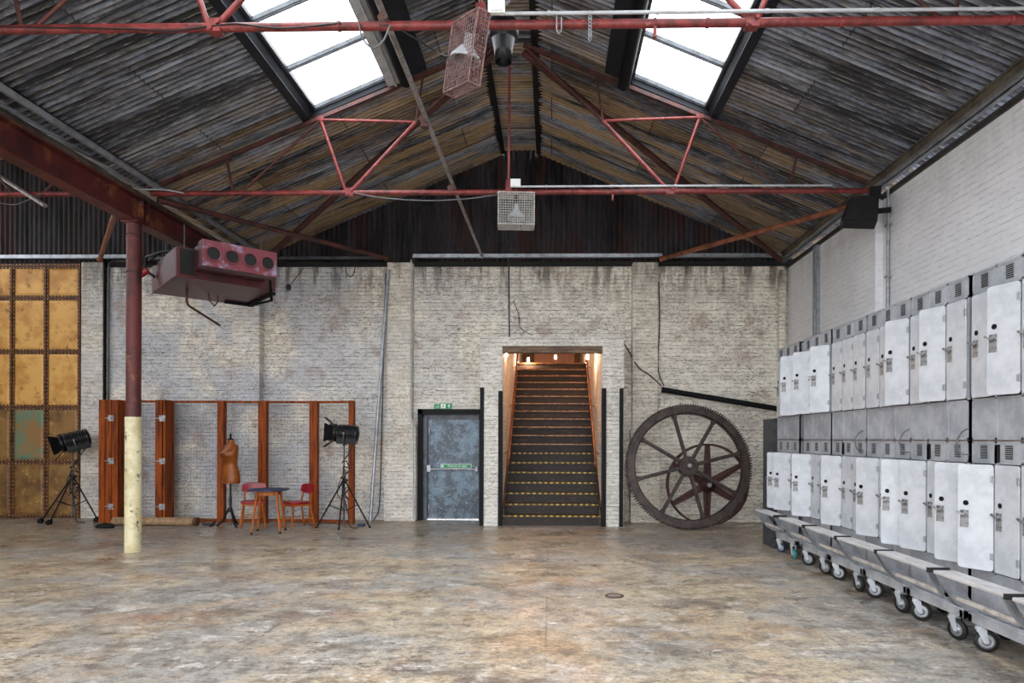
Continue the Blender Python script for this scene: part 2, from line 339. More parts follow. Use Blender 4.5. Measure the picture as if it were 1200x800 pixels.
# roof sheets with real corrugations, openings for the skylights
GY0, GY1 = 1.4, 9.14
G0, G1 = 1.72, 2.82
def sheet(m, xa, xb, y0, y1, dz=0, zf=roofz):
    st = .012; n = int(round((y1-y0)/st)); vs = []; fs = []
    xs = [xa, xb] if abs(xb-xa) < 1.5 else [xa, (xa+xb)/2, xb]; K = len(xs)
    for i in range(n+1):
        y = y0+(y1-y0)*i/n; h = .016*cos(2*pi*(y+20)/.085)+(.012 if int(y/.68) % 2 else 0)
        for x in xs: vs.append((x, y, zf(x)+h+dz))
        if i:
            for k in range(K-1): fs.append(((i-1)*K+k, (i-1)*K+k+1, i*K+k+1, i*K+k))
    m.add(vs, fs, True)
rf = MB()
ramp_flat = lambda x: ZR+.07
sheet(rf, CX-FL-.02, CX+FL+.02, YF, D+.15, 0, ramp_flat)
for sgn in (-1, 1):
    X = lambda d: CX+sgn*d
    E = 5.42 if sgn > 0 else VAL*-1+CX
    sheet(rf, X(FL+.03), X(G0), YF, D+.15)
    sheet(rf, X(G1), X(E), YF, D+.15)
    sheet(rf, X(G0), X(G1), GY1, D+.15)
    sheet(rf, X(G0), X(G1), YF, GY0)
sheet(rf, VAL, VAL-(5.23-FL), YF, D+.15); sheet(rf, VAL-(5.23-FL), LX, YF, D+.15)
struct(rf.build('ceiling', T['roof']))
# sooty boards under the ridge edges
for sgn in (-1, 1):
    w = MB(); random.seed(3+sgn); x0 = CX+sgn*FL; y = YF
    while y < D:
        d = random.uniform(.05, .2); L = random.uniform(.05, .16)
        w.bb((x0-sgn*.03, y, ZR-.03), (x0+sgn*d, y+L, ZR-.035-.4*(d-.04)*0)); y += L*random.uniform(.8, 1.0)
    w.bb((x0-.012, YF, ZR-.03), (x0+.012, D, ZR+.09))
    struct(w.build('trim_3' if sgn < 0 else 'trim_4', T['dark']))
# skylights
for sgn, nm in ((-1, 'window_1'), (1, 'window_2')):
    X = lambda d: CX+sgn*d
    root = bpy.data.objects.new(nm, None); COL.objects.link(root); struct(root)
    up = .07
    def P(d, y, h=0): return V((X(d), y, roofz(X(d))+h))
    m = MB()                                   # outer upstand and end boards
    m.prism([P(G1, GY0, -.04), P(G1, GY1, -.04), P(G1-.05, GY1, up), P(G1-.05, GY0, up)], (sgn, 0, 0), .03)
    m.prism([P(G1-.0, GY0, -.045), P(G1, GY1+.02, -.045), P(G1+.1, GY1+.02, -.045), P(G1+.1, GY0, -.045)], (0, 0, -1), .02)
    m.prism([P(G0-.02, GY1, -.04), P(G1, GY1, -.04), P(G1, GY1, up), P(G0-.02, GY1, up)], (0, 1, 0), .03)
    m.prism([P(G0-.02, GY0, -.04), P(G1, GY0, -.04), P(G1, GY0, up), P(G0-.02, GY0, up)], (0, -1, 0), .03)
    m.prism([P(G0, GY0, -.04), P(G0, GY1, -.04), P(G0, GY1, up), P(G0, GY0, up)], (-sgn, 0, 0), .03)
    m.build('window_frame', T['navy'], root)
    m = MB(); y = GY1
    while y > GY0:
        for q in (0, .045): m.bar(P(G0, y-q, up), P(G1-.04, y-q, up), .014, .05)
        y -= .96
    m.bar(P(G0+.02, GY0, up), P(G0+.02, GY1, up), .05, .05); m.bar(P(G1-.06, GY0, up), P(G1-.06, GY1, up), .04, .05)
    m.build('glazing_bar', T['dkgrey'], root)
    m = MB(); m.add([P(G0, GY0, up+.03), P(G0, GY1, up+.03), P(G1-.05, GY1, up+.03), P(G1-.05, GY0, up+.03)], [(0, 1, 2, 3)])
    m.build('pane', T['glass'], root)
    # board beside the glass and rolled blackout blind
    a, b = (1.16, 1.5) if sgn < 0 else (1.34, 1.68)
    m = MB(); m.prism([P(a, GY0, -.05), P(a, GY1-.05, -.05), P(b, GY1-.05, -.05), P(b, GY0, -.05)], (0, 0, -1), .025)
    m.build('lining_board', T['navy'], root)
    if sgn < 0:
        m = MB(); m.prism([P(1.50, GY0, -.07), P(1.50, GY1, -.07), P(G0-.005, GY1, -.045), P(G0-.005, GY0, -.045)], (0, 0, -1), .03)
        m.bar(P(1.6, GY0, -.11), P(1.6, GY1, -.11), .03, .02); m.bar(P(1.51, GY0, -.115), P(1.51, GY1, -.115), .02, .03)
        m.build('pale_lining_board', T['ltgrey'], root)['label'] = 'light grey lining board'
    dd = 1.44 if sgn < 0 else 1.60
    p0, p1 = P(dd, GY0, -.17), P(dd, GY1-.12, -.17)
    m = MB(); m.tube(p0, p1, .085, 20); m.lathe([(.085, 0), (.07, .05), (.04, .08), (.002, .09)], 20, M.Rotation(-pi/2, 3, 'X'), False, p1)
    o = m.build('blackout_blind', T['black'])
    tag(o, 'rolled black blackout blind along the inner edge of the %s skylight' % ('left' if sgn < 0 else 'right'), 'blind', 'rolled blinds beside the skylights')
# pilasters on the back wall
def pil(px0, px1, nm, dep=.16, low=None, mat='brick_pier', top=307):
    a, b = at(px0, 450, D-dep), at(px1, 450, D-dep); zt = at(px0, top, D-dep).z
    m = MB(); m.bb((a.x, D-dep, 0), (b.x, D+.01, zt))
    if low:
        c0, c1 = at(low[0], 550, D-dep-.07), at(low[1], 550, D-dep-.07); zl = at(low[0], low[2], D-dep-.07).z
        m.bb((c0.x, D-dep-.07, 0), (c1.x, D, zl))
    o = m.build(nm, T[mat], None, .015); struct(o); return o
pil(94.5, 120, 'trim_5', .10)
pil(272, 304, 'trim_6', .18, None, 'brick_back', 352)
pil(453, 483, 'trim_7', .16, (450, 487, 498))
pil(741, 771, 'trim_8', .16, (739, 774, 503))
pil(913, 921, 'trim_9', .12, None, 'brick_back', 316)
m = MB(); m.bb((RX-.10, 9.1, 0), (RX+.01, 9.75, WT-.02)); struct(m.build('trim_10', T['brick_right']))
m = MB(); m.bb((RX-.03, YF, WT-.05), (RX+.01, D, WT+.02)); struct(m.build('trim_11', simple('grimy wall plate', (60, 56, 56), (36, 33, 33), 3)))
# head plate + rail over the back wall
m = MB(); m.bb((LX, D-.03, WT-.02), (RX, D+.09, WT+.07)); struct(m.build('trim_12', T['dark']))
p, q = at(2, 300.5, D-.12), at(452, 301, D-.12); zr = p.z
for xa, xb, nm, lb in ((-12.9, -8.2, 'wall_rail', 'long pale galvanised rail above the riveted doors'),
                       (at(484, 301, D-.12).x, at(776, 301, D-.12).x, 'wall_rail', 'pale galvanised rail above the stair opening, between the two piers'),
                       (at(790, 301, D-.12).x, 4.45, 'wall_rail', 'short galvanised rail at the top of the back wall right of the diagonal brace')):
    m = MB(); m.bb((xa, D-.14, zr-.035), (xb, D-.03, zr+.03)); m.bb((xa, D-.16, zr-.045), (xb, D-.14, zr-.03))
    tag(m.build(nm, T['grey']), lb, 'rail', 'rails along the top of the back wall')
m = MB(); m.bb((at(320, 305, D-.1).x, D-.12, zr-.06), (at(452, 305, D-.1).x, D-.04, zr-.01)); m.bb((-7.9, D-.12, zr-.06), (-6.6, D-.04, zr-.01))
tag(m.build('wall_rail', T['dkgrey']), 'dark steel rail behind the maroon heater', 'rail', 'rails along the top of the back wall')
# stair surround
zt = at(640, 394.5, SY).z; xl, xr = at(562.5, 500, SY).x, at(731, 500, SY).x
for a_, b_ in (((xl, SY, 0), (sl, D, zt)), ((sr, SY, 0), (xr, D, zt)), ((sl, SY, sh+.16), (sr, D, zt))): struct(MB().bb(a_, b_).build('wall_stair', T['brick_frame']))
m = MB(); m.bb((sl, SY-.012, sh+.035), (sr, SY+.12, sh+.16)); m.bb((sl-.03, SY+.12, sh+.16), (sr+.03, D-.05, sh+.22)); struct(m.build('trim_13', T['lintel']))
for k, px in enumerate((564.5, 586, 708, 728)):
    c = at(px, 540, SY-.02); h = (454, 458, 455, 455)[k]; z1 = at(px, h, SY-.02).z
    m = MB(); m.bb((c.x-.035, SY-.03, 0), (c.x+.035, SY-.001, z1))
    for q in range(8): m.lathe([(.012, 0), (.012, .006)], 8, M.Rotation(pi/2, 3, 'X'), True, (c.x, SY-.03, .15+q*(z1-.3)/7))
    if k in (1, 2): e_ = sl+.001 if k == 1 else sr-.009; m.bb((e_, SY-.03, 0), (e_+.008, SY+.06, z1))
    tag(m.build('corner_guard', T['black']), ('leftmost black corner guard, beside the exit door', 'black corner guard on the left inner jamb of the stair opening',
        'black corner guard on the right inner jamb of the stair opening', 'rightmost black corner guard, beside the big toothed wheel')[k], 'corner guard', 'black corner guards on the stair surround')
# stairwell
NS, RI, GO = 19, .187, .262; Y0 = SY+.1
tread_top = Y0+(NS-1)*GO
for a_, b_ in (((sl-.25, D+.3, 0), (sl, 21, 5.4)), ((sr, D+.3, 0), (sr+.25, 21, 5.4))): struct(MB().bb(a_, b_).build('wall_stairwell', T['brick_stair']))
m = MB(); m.bb((sl-.25, D+.3, 5.4), (sr+.25, 21.2, 5.5)); struct(m.build('ceiling_stairwell', T['pinkwall']))
m = MB(); m.bb((sl-.25, 21, 3), (sr+.25, 21.2, 5.5)); struct(m.build('wall_landing', T['pinkwall']))
m = MB(); m.bb((sl, tread_top+.3, NS*RI-.2), (sr, 21, NS*RI)); struct(m.build('floor_landing', T['tread']))
st = thing('staircase', 'steep dark timber staircase rising between brick walls under warm bulbs', 'staircase', (0, Y0, 0))
for i in range(NS):
    y = i*GO; z = (i+1)*RI
    m = MB(); m.bb((sl+.003, y+.01, 0 if i == 0 else z-RI-.02), (sr-.003, y+.02, z-.03)); m.build('riser', T['riser'], st)
    m = MB(); m.bb((sl+.003, y-.035, z-.035), (sr-.003, y+GO+.02, z)); tr_ = m.build('tread', T['tread'], st)
    m = MB(); m.bb((sl+.01, y-.042, z-.022), (sr-.01, y-.034, z+.003)); m.bb((sl+.01, y-.042, z), (sr-.01, y+.01, z+.004))
    m.build('nosing', T['hazard'] if i < 7 else T['nosing'], tr_)
m = MB()
for sx in (sl+.024, sr-.024): m.prism([(sx-.02, 0, 0), (sx-.02, .25, 0), (sx-.02, NS*GO, (NS-1)*RI), (sx-.02, NS*GO, NS*RI+.12), (sx-.02, 0, RI+.12)], (1, 0, 0), .04)
m.build('stringer', T['tread'], st)
for sg, sx in ((-1, sl), (1, sr)):
    x = sx-sg*.09
    a = V((x, Y0+.35, 1.22)); b = V((x, tread_top, NS*RI+.9)); m = MB()
    m.path([a+V((0, -.02, -.12)), a+V((0, -.07, -.04)), a, a.lerp(b, .5), b, b+V((0, .3, .0))], .024, 10)
    for q in (.05, .35, .65, .95):
        p = a.lerp(b, q); m.tube(p-V((0, 0, .02)), V((sx, p.y, p.z-.07)), .01, 6)
    tag(m.build('handrail', T['brass']), ('copper handrail on the left wall of the staircase' if sg < 0 else 'copper handrail on the right wall of the staircase'), 'handrail', 'stair handrails')
for k, (px, py, Y, lb) in enumerate(((593.5, 416, 12.75, 'glowing bulb at the left jamb of the stair opening'), (619, 421.5, 16.5, 'brightest glowing bulb, hanging second from left over the stairs'),
                          (651, 418.5, 17.5, 'glowing bulb hanging in the middle above the top stair'), (688.5, 418.5, 13.6, 'glowing bulb close to the right stairwell wall'))):
    p = at(px, py, Y); r = thing('pendant_bulb', lb, 'light bulb', p, 0, 'bare bulbs in the stairwell')
    m = MB(); s_ = .030 if k else .02
    m.lathe([(.002, -.05*s_/.03), (s_*.8, -.035*s_/.03), (s_, 0), (s_*.8, .03), (.013, .05)], 16); m.build('bulb', T['bulb'], r)
    m = MB(); m.tube((0, 0, .05), (0, 0, .10), .017, 10); m.build('socket', T['black'], r)
    m = MB(); m.tube((0, 0, .10), (0, 0, 5.4-p.z), .004, 6); m.build('cord', T['cable'], r)
# objects seen at the landing: posts
for a, b, lb in ((602, 626, 'brown timber panel standing left on the landing at the top of the stairs'), (673, 686, 'brown timber post standing right on the landing at the top of the stairs')):
    p, q = at(a, 422, 20.5), at(b, 422, 20.5); p.x = max(p.x, sl+.004); q.x = min(q.x, sr-.004)
    m = MB(); m.bb((p.x, 20.5, NS*RI), (q.x, 20.6, 5.2)); m.bb((p.x-.0, 20.46, NS*RI), (p.x+.05, 20.5, 5.2)); tag(m.build('timber_panel', T['lintel']), lb, 'panel', 'timber panels on the landing')
# exit door
root = bpy.data.objects.new('door_1', None); COL.objects.link(root); struct(root); root.location = (0, D, 0)
zt = dh; ww = .1
m = MB(); m.bb((dl-.07, -.05, 0), (dl+.02, .2, zt+.08)); m.bb((dr-.02, -.05, 0), (dr+.03, .2, zt+.08)); m.bb((dl-.07, -.05, zt-.02), (dr+.03, .2, zt+.08)); m.build('door_frame', T['black'], root)
m = MB(); m.bb((dl+.02, .04, 0), (dl+.1, .2, zt-.06)); m.bb((dr-.05, .1, 0), (dr-.02, .2, zt-.06)); m.bb((dl+.02, .1, zt-.12), (dr-.02, .2, zt-.02)); m.build('inner_frame', T['dkgrey'], root)
m = MB(); m.bb((dl+.1, .12, .03), (dr-.05, .16, zt-.12)); leaf = m.build('leaf', T['steeldoor'], root)
m = MB(); m.bb((dl+.1, .08, 0), (dr-.05, .16, .03)); m.build('threshold', T['chrome'], root)
zb = at(528, 549.5, D+.12).z
m = MB(); m.tube((dl+.12, .06, zb), (dr-.06, .06, zb), .022, 10); m.bb((dl+.1, .03, zb-.05), (dl+.17, .12, zb+.08)); m.bb((dr-.11, .03, zb-.04), (dr-.06, .12, zb+.05)); m.build('push_bar', T['grey'], root)
for z in (.2, zt-.35): MB().tube((dl+.13, .09, z-.07), (dl+.13, .09, z+.09), .016, 8).build('hinge', T['chrome'], root)
def text(name, s, size, loc, mat, parent=None, rot=(pi/2, 0, 0), ext=.001):
    cu = bpy.data.curves.new('t', 'FONT'); cu.body = s; cu.size = size; cu.extrude = ext; cu.align_x = 'CENTER'; cu.align_y = 'CENTER'
    to = bpy.data.objects.new('t', cu); me = bpy.data.meshes.new_from_object(to); bpy.data.objects.remove(to)
    me.materials.clear(); me.materials.append(mat)
    o = bpy.data.objects.new(name, me); COL.objects.link(o); o.location = loc; o.rotation_euler = rot
    if parent: o.parent = parent
    return o
a, b = at(516, 543.8, D+.11), at(552.5, 549, D+.11)
c = (a+b)/2; c.z = at(530, 546, D+.11).z; W_, H_ = b.x-a.x, .082
r = thing('push_bar_sign', 'narrow green push bar sign on the blue steel exit door', 'sign', (c.x, D+.119, c.z))
m = MB(); m.bb((-W_/2, -.006, -H_/2), (W_/2, .0, H_/2)); m.build('border', T['white'], r)
m = MB(); m.bb((-W_/2+.008, -.009, -H_/2+.008), (W_/2-.008, -.005, H_/2-.008)); m.build('panel', T['green'], r)
m = MB(); m.lathe([(.022, 0), (.022, .003)], 16, M.Rotation(pi/2, 3, 'X'), True, (-W_/2+.045, -.009, 0)); m.build('symbol', T['white'], r)
text('lettering', 'Push bar to open', .055, (.03, -.0105, 0), T['white'], r)
a, b = at(509, 477, D-.02), at(529.5, 483.5, D-.02); c = (a+b)/2; W_, H_ = b.x-a.x, a.z-b.z
zc = max(c.z, dh+.08+H_/2+.005)
r = thing('exit_sign', 'small green fire exit sign with running figure and arrow above the steel door', 'sign', (c.x, D-.01, zc))
m = MB(); m.bb((-W_/2, -.015, -H_/2), (W_/2, .01, H_/2)); m.build('panel', T['green'], r)
text('lettering', 'Fire\nexit', .05, (-W_*.31, -.0165, .012), T['white'], r)
m = MB(); m.bb((-.045, -.018, -H_/2+.01), (.05, -.015, H_/2-.01)); m.build('doorway_symbol', T['white'], r)
m = MB(); m.lathe([(.009, 0), (.009, .004)], 10, M.Rotation(pi/2, 3, 'X'), True, (.012, -.0185, .026))
for p, q in (((.008, .016), (-.004, -.008)), ((-.004, -.008), (.014, -.02)), ((.014, -.02), (.012, -.035)), ((-.004, -.008), (-.016, -.022)), ((-.016, -.022), (-.028, -.022)), ((.006, .012), (.024, .006)), ((.004, .012), (-.014, .008))):
    m.bar((p[0], -.02, p[1]), (q[0], -.02, q[1]), .008, .004, (0, 1, 0))
m.build('running_figure', T['green'], r)
x0 = W_*.34; m = MB(); m.bar((x0, -.0165, -.035), (x0, -.0165, .012), .016, .003, (0, 1, 0)); m.prism([(x0-.028, -.018, .005), (x0+.028, -.018, .005), (x0, -.018, .038)], (0, 1, 0), .003); m.build('arrow', T['white'], r)
# riveted rusty doors on the far left
root = bpy.data.objects.new('door_2', None); COL.objects.link(root); struct(root)
DY = D-.07; xs = [at(x, 450, DY).x for x in (94, 52.5, 14.5)]; wd = xs[0]-xs[1]
xs = [xs[0]-i*(xs[0]-xs[2])/2 for i in range(6)]
zs = [at(50, y, DY).z for y in (312, 349, 412, 477, 541)]+[.02]
m = MB(); m.bb((xs[-1], DY+.02, 0), (xs[0]+.02, D-.001, zs[0]+.03)); m.build('backing', T['seam'], root)
for i in range(5):
    for j in range(5):
        mt = 'gold' if j < 3 else 'olive'
        if (i, j) == (1, 3): mt = 'verdi'
        m = MB(); a, b, z0, z1 = xs[i+1]+.045, xs[i]-.045, zs[j+1]+.045, zs[j]-.045
        cx_, cz_ = (a+b)/2, (z0+z1)/2     # slightly dished sheet
        m.add([(a, DY, z0), (b, DY, z0), (b, DY, z1), (a, DY, z1), (a+.05, DY-.015, z0+.05), (b-.05, DY-.015, z0+.05), (b-.05, DY-.015, z1-.05), (a+.05, DY-.015, z1-.05), (a, DY+.02, z0), (b, DY+.02, z0), (b, DY+.02, z1), (a, DY+.02, z1)],
              [(4, 5, 6, 7), (0, 1, 5, 4), (1, 2, 6, 5), (2, 3, 7, 6), (3, 0, 4, 7), (8, 9, 1, 0), (9, 10, 2, 1), (10, 11, 3, 2), (11, 8, 0, 3)])
        m.build('panel', T[mt], root)
sm_ = MB(); rv = MB(); RM = M.Rotation(pi/2, 3, 'X')
for x in xs:
    sm_.bb((x-.014, DY-.035, 0), (x+.014, DY+.02, zs[0])); sm_.bb((x-.05, DY-.012, 0), (x+.05, DY+.02, zs[0]))
    z = .05
    while z < zs[0]:
        for q in (-.034, .034): rv.lathe([(.011, 0), (.008, .010)], 6, RM, True, (x+q, DY-.012, z))
        z += .075
for z in zs:
    sm_.bb((xs[-1], DY-.03, z-.014), (xs[0], DY+.02, z+.014)); sm_.bb((xs[-1], DY-.012, z-.05), (xs[0], DY+.02, z+.05))
    x = xs[-1]+.03
    while x < xs[0]:
        for q in (-.034, .034): rv.lathe([(.012, 0), (.008, .010)], 6, RM, True, (x, DY-.012, z+q))
        x += .07
sm_.build('seam', T['seam'], root); rv.build('rivets', T['rivet'], root)
# wall behind the camera's right: eaves tray + purlins
def purlin(x, h, nm, mat, lb, w_=.07, hh=.12):
    m = MB(); m.bb((x-w_/2, YF, h-hh/2), (x+w_/2, D-.02, h+hh/2)); m.bb((x-w_/2-.03, YF, h+hh/2-.015), (x+w_/2, D-.02, h+hh/2))
    tag(m.build(nm, T[mat]), lb, 'purlin', 'steel purlins under the roof')
purlin(CX+5.05, roofz(CX+5.05)-.10, 'purlin', 'gutter', 'dark brown purlin under the roof just above the right wall', .05, .09)
purlin(CX-5.0, roofz(CX-5.0)-.10, 'purlin', 'grey', 'grey steel purlin under the left roof slope beside the maroon beam', .035, .09)
m = MB(); m.bb((RX-.13, YF, HC+3.43), (RX-.07, D-.03, HC+3.445)); m.bb((RX-.13, YF, HC+3.43), (RX-.125, D-.03, HC+3.485))
tag(m.build('cable_tray', T['grey']), 'galvanised cable tray running along the top of the right wall', 'cable tray')
# ------------------------------------------------------------------ beam, column, gutter
BZ0, BZ1 = 4.60, 4.96
m = MB(); bx = VAL
m.bb((bx-.006, YF, BZ0), (bx+.012, D-.18, BZ1)); m.bb((bx-.10, YF, BZ0), (bx+.10, D-.18, BZ0+.022)); m.bb((bx-.10, YF, BZ1-.022), (bx+.10, D-.18, BZ1))
bm = thing('roof_beam', 'heavy maroon steel I-beam over the column on the left', 'beam'); m.build('girder', T['beam'], bm)
for y in (5.45, 9.02, 9.15): MB().bb((bx-.09, y-.006, BZ0+.02), (bx+.09, y+.006, BZ1-.02)).build('stiffener', T['beam'], bm)
m = MB(); m.tube((bx-.1, YF, BZ1+.092), (bx-.1, 8.35, BZ1+.092), .085, 20); m.tube((bx-.1, 8.3, BZ1+.09), (bx-.1, D-.03, BZ1+.09), .07, 20); m.tube((bx-.1, 8.3, BZ1+.092), (bx-.1, 8.42, BZ1+.092), .091, 20)
tag(m.build('valley_gutter', T['gutter']), 'brown round gutter pipe lying on top of the maroon beam', 'gutter')
c = at(149, 650, 8.95); colx = c.x
cl = thing('steel_column', 'round steel column, maroon above and chipped cream paint below', 'column', (VAL+.0, 8.95, 0))
zc = at(149, 488, 8.85).z
m = MB(); m.tube((0, 0, zc-.02), (0, 0, BZ0-.02), .095, 28); m.build('shaft', T['beam'], cl)
m = MB(); m.lathe([(.108, 0), (.106, .03), (.106, zc-.01), (.10, zc)], 28); m.build('cream_base', T['cream'], cl)['label'] = 'cream painted lower part'
m = MB(); m.bb((-.12, -.12, BZ0-.022), (.12, .12, BZ0)); m.tube((0, 0, BZ0-.25), (0, 0, BZ0-.23), .102, 24); m.build('cap_plate', T['beam'], cl)
for zt_ in (3.9, 4.42): MB().path([(.1*cos(a), .1*sin(a), zt_+.01*sin(3*a)) for a in [i*pi/8 for i in range(16)]], .006, 6, True).build('cable_tie', T['cable'], cl)
# ------------------------------------------------------------------ trusses
CH = HC+3.48
def truss(Y, lb, left=True):
    r = thing('roof_truss', lb, 'roof truss', (0, Y, 0), 0, 'red steel roof trusses')
    m = MB(); m.tube((VAL+.12, 0, CH), (RX-.12, 0, CH), .036, 14); m.build('bottom_chord', T['redsteel'], r)
    m = MB(); m.tube((CX, 0, CH+.02), (CX, 0, ZR-.05), .018, 10); m.bb((CX-.04, -.045, CH-.02), (CX+.04, .045, CH+.16)); m.build('king_rod', T['pinksteel'], r)
    for s in (-1, 1):
        X = lambda d: CX+s*d
        rz = lambda d, o=.09: V((X(d), 0, roofz(X(d))-o))
        m = MB(); m.bar(rz(.2, .06), rz(5.05, .06), .05, .05, (0, 0, 1)); m.build('rafter', T['brownsteel'], r)
        B = V((X(1.32), 0, HC+4.48)); A = V((X(2.68), 0, HC+4.52)); c1 = V((X(2.26), 0, CH)); c2 = V((X(3.83), 0, CH))
        for p, q, rr, mt in ((c1, B, .026, 'pinksteel'), (B, V((X(.25), 0, ZR-.12)), .022, 'brownsteel'), (B, A, .02, 'pinksteel'), (A, V((c1.x+s*.05, 0, CH)), .024, 'pinksteel'),
                             (A, c2, .018, 'brownsteel'), (V((X(4.03), 0, roofz(X(4.03))-.1)), V((X(3.93), 0, CH)), .018, 'brownsteel'),
                             (B, V((X(1.22), 0, roofz(X(1.22))-.1)), .015, 'brownsteel')):
            m = MB(); m.tube(p, q, rr, 10); m.build('strut', T[mt], r)
        m = MB(); m.bb((c1.x-.05, -.04, CH-.05), (c1.x+.06, .04, CH+.06)); m.tube((c1.x-.02, -.06, CH-.03), (c1.x-.02, .06, CH-.03), .02, 8); m.tube((c1.x+.04, -.06, CH+.02), (c1.x+.04, .06, CH+.02), .018, 8)
        m.build('gusset', T['pinksteel'], r); MB().bb((A.x-.05, -.03, A.z-.02), (A.x+.05, .03, A.z+.04)).build('gusset', T['pinksteel'], r)
    for d in (-4.6, -3.2, -1.2, 1.0, 1.9, 3.0, 4.4): MB().tube((CX+d-.012, 0, CH), (CX+d+.012, 0, CH), .042, 14).build('pipe_clip', T['pinksteel'], r)
    MB().bb((CX+1.45, -.02, CH-.12), (CX+1.475, .02, CH+.04)).build('hanger_lug', T['pinksteel'], r)
    return r
truss(9.15, 'far red steel roof truss crossing in front of the dark gable')
truss(5.45, 'nearest red steel roof truss crossing the top of the room')
truss(1.75, 'red steel roof truss directly overhead')
# neighbouring bay truss
r = thing('roof_truss', 'low roof truss of the side bay seen left of the column', 'roof truss', (0, 9.15, 0))
m = MB(); m.tube((LX, 0, CH), (VAL-.12, 0, CH), .034, 12); m.build('bottom_chord', T['redsteel'], r)
m = MB(); m.bar((VAL-.2, 0, roofz(VAL-.2)-.1), (-11, 0, roofz(-11)-.1), .06, .09); m.build('rafter', T['brownsteel'], r)
for p, q in (((-7.72, 0, CH), (-8.3, 0, 5.75)), ((-7.3, 0, CH), (-6.9, 0, 5.45)), ((-8.5, 0, CH), (-8.3, 0, 5.75))):
    m = MB(); m.tube(p, q, .017, 8); m.build('strut', T['brownsteel'], r)
# conduits on top of both chords, wind braces
for Y, x0, x1, lb in ((5.39, CX+.16, RX-.15, 'pale conduit lying along the nearest truss chord'), (9.09, CX+.12, 3.9, 'pale conduit lying along the far truss chord')):
    m = MB(); m.tube((x0, Y, CH+.055), (x1, Y, CH+.055), .015, 8)
    x = x0+.4
    while x < x1: m.tube((x, Y, CH+.055), (x+.03, Y, CH+.055), .019, 8); x += .9
    tag(m.build('conduit', T['ltgrey']), lb, 'conduit')
    m = MB(); m.bb((x0-.09, Y-.04, CH+.04), (x0+.05, Y+.0, CH+.15)); m.bb((x0-.07, Y-.05, CH+.055), (x0+.03, Y-.04, CH+.135))
    tag(m.build('junction_box', T['white']), 'white junction box on the %s truss chord beside the centre rod' % ('nearest' if Y < 6 else 'far'), 'junction box')
def wire(pts, r_, nm, mat, lb, cat='cable', n=6):
    # Catmull-Rom through the points
    P_ = [V(p) for p in pts]; P_ = [P_[0]*2-P_[1]]+P_+[P_[-1]*2-P_[-2]]; o = []
    for i in range(1, len(P_)-2):
        for k in range(6):
            t_ = k/6; a, b, c, d = P_[i-1:i+3]
            o.append(.5*((2*b)+(c-a)*t_+(2*a-5*b+4*c-d)*t_*t_+(3*b-a-3*c+d)*t_**3))
    o.append(P_[-2]); m = MB(); m.path(o, r_, n); return tag(m.build(nm, T[mat]), lb, cat)
for s, nm, lb in ((-1, 'wind_brace', 'brown diagonal brace under the left roof slope from the ridge down to the back wall'), (1, 'wind_brace', 'brown diagonal brace under the right roof slope from the ridge down to the back wall')):
    m = MB(); a = V((CX+s*.2, 9.2, ZR-.14)); b = V((CX+s*5.0, D-.15, roofz(CX+s*5.0)-.22)); m.bar(a, b, .07, .07); m.bar(a+V((0, -.04, -.03)), b+V((0, -.04, -.03)), .09, .012)
    tag(m.build(nm, T['brownsteel']), lb, 'brace', 'roof wind braces')
for p, q, lb, mt in ((at(188, 235, 9.25), at(452, 302, D-.22), 'rusty red tube brace from the maroon beam to the back wall pier', 'brownsteel'),
                 (at(1003, 240, 9.2), at(776, 303, D-.22), 'rusty red tube brace from the right eaves to the back wall pier', 'rustbrace'),
                 (at(136, 247, 9.25), at(117, 304, D-.2), 'short rusty brace behind the column top meeting the wall above the doors', 'rustbrace')):
    m = MB(); m.tube(p, q, .042, 12); d = (q-p).normalized()
    for u in (0, 1): c = p+(q-p)*u; m.tube(c-d*.03, c+d*.03, .055, 12)
    tag(m.build('eaves_brace', T[mt]), lb, 'brace', 'horizontal eaves braces')
# scaffold pole clamped above the chords
r = thing('scaffold_pole', 'long grey scaffold pole clamped across both trusses', 'pole')
x = -1.40; m = MB(); m.tube((x-.02, 3.9, CH+.06), (x+.06, D-.12, CH+.06), .026, 14); m.build('tube', T['scaff'], r)
for Y in (5.45, 7.2, 9.15):
    m = MB(); m.tube((x-.03, Y-.03, CH+.06), (x-.03, Y+.03, CH+.06), .038, 10); m.bb((x-.05, Y-.035, CH-.02), (x+.03, Y+.035, CH+.05) if Y != 7.2 else (x+.03, Y+.035, CH+.03)); m.tube((x-.07, Y, CH+.07), (x+.01, Y, CH+.10), .012, 6)
    m.build('clamp', T['brownsteel'], r)
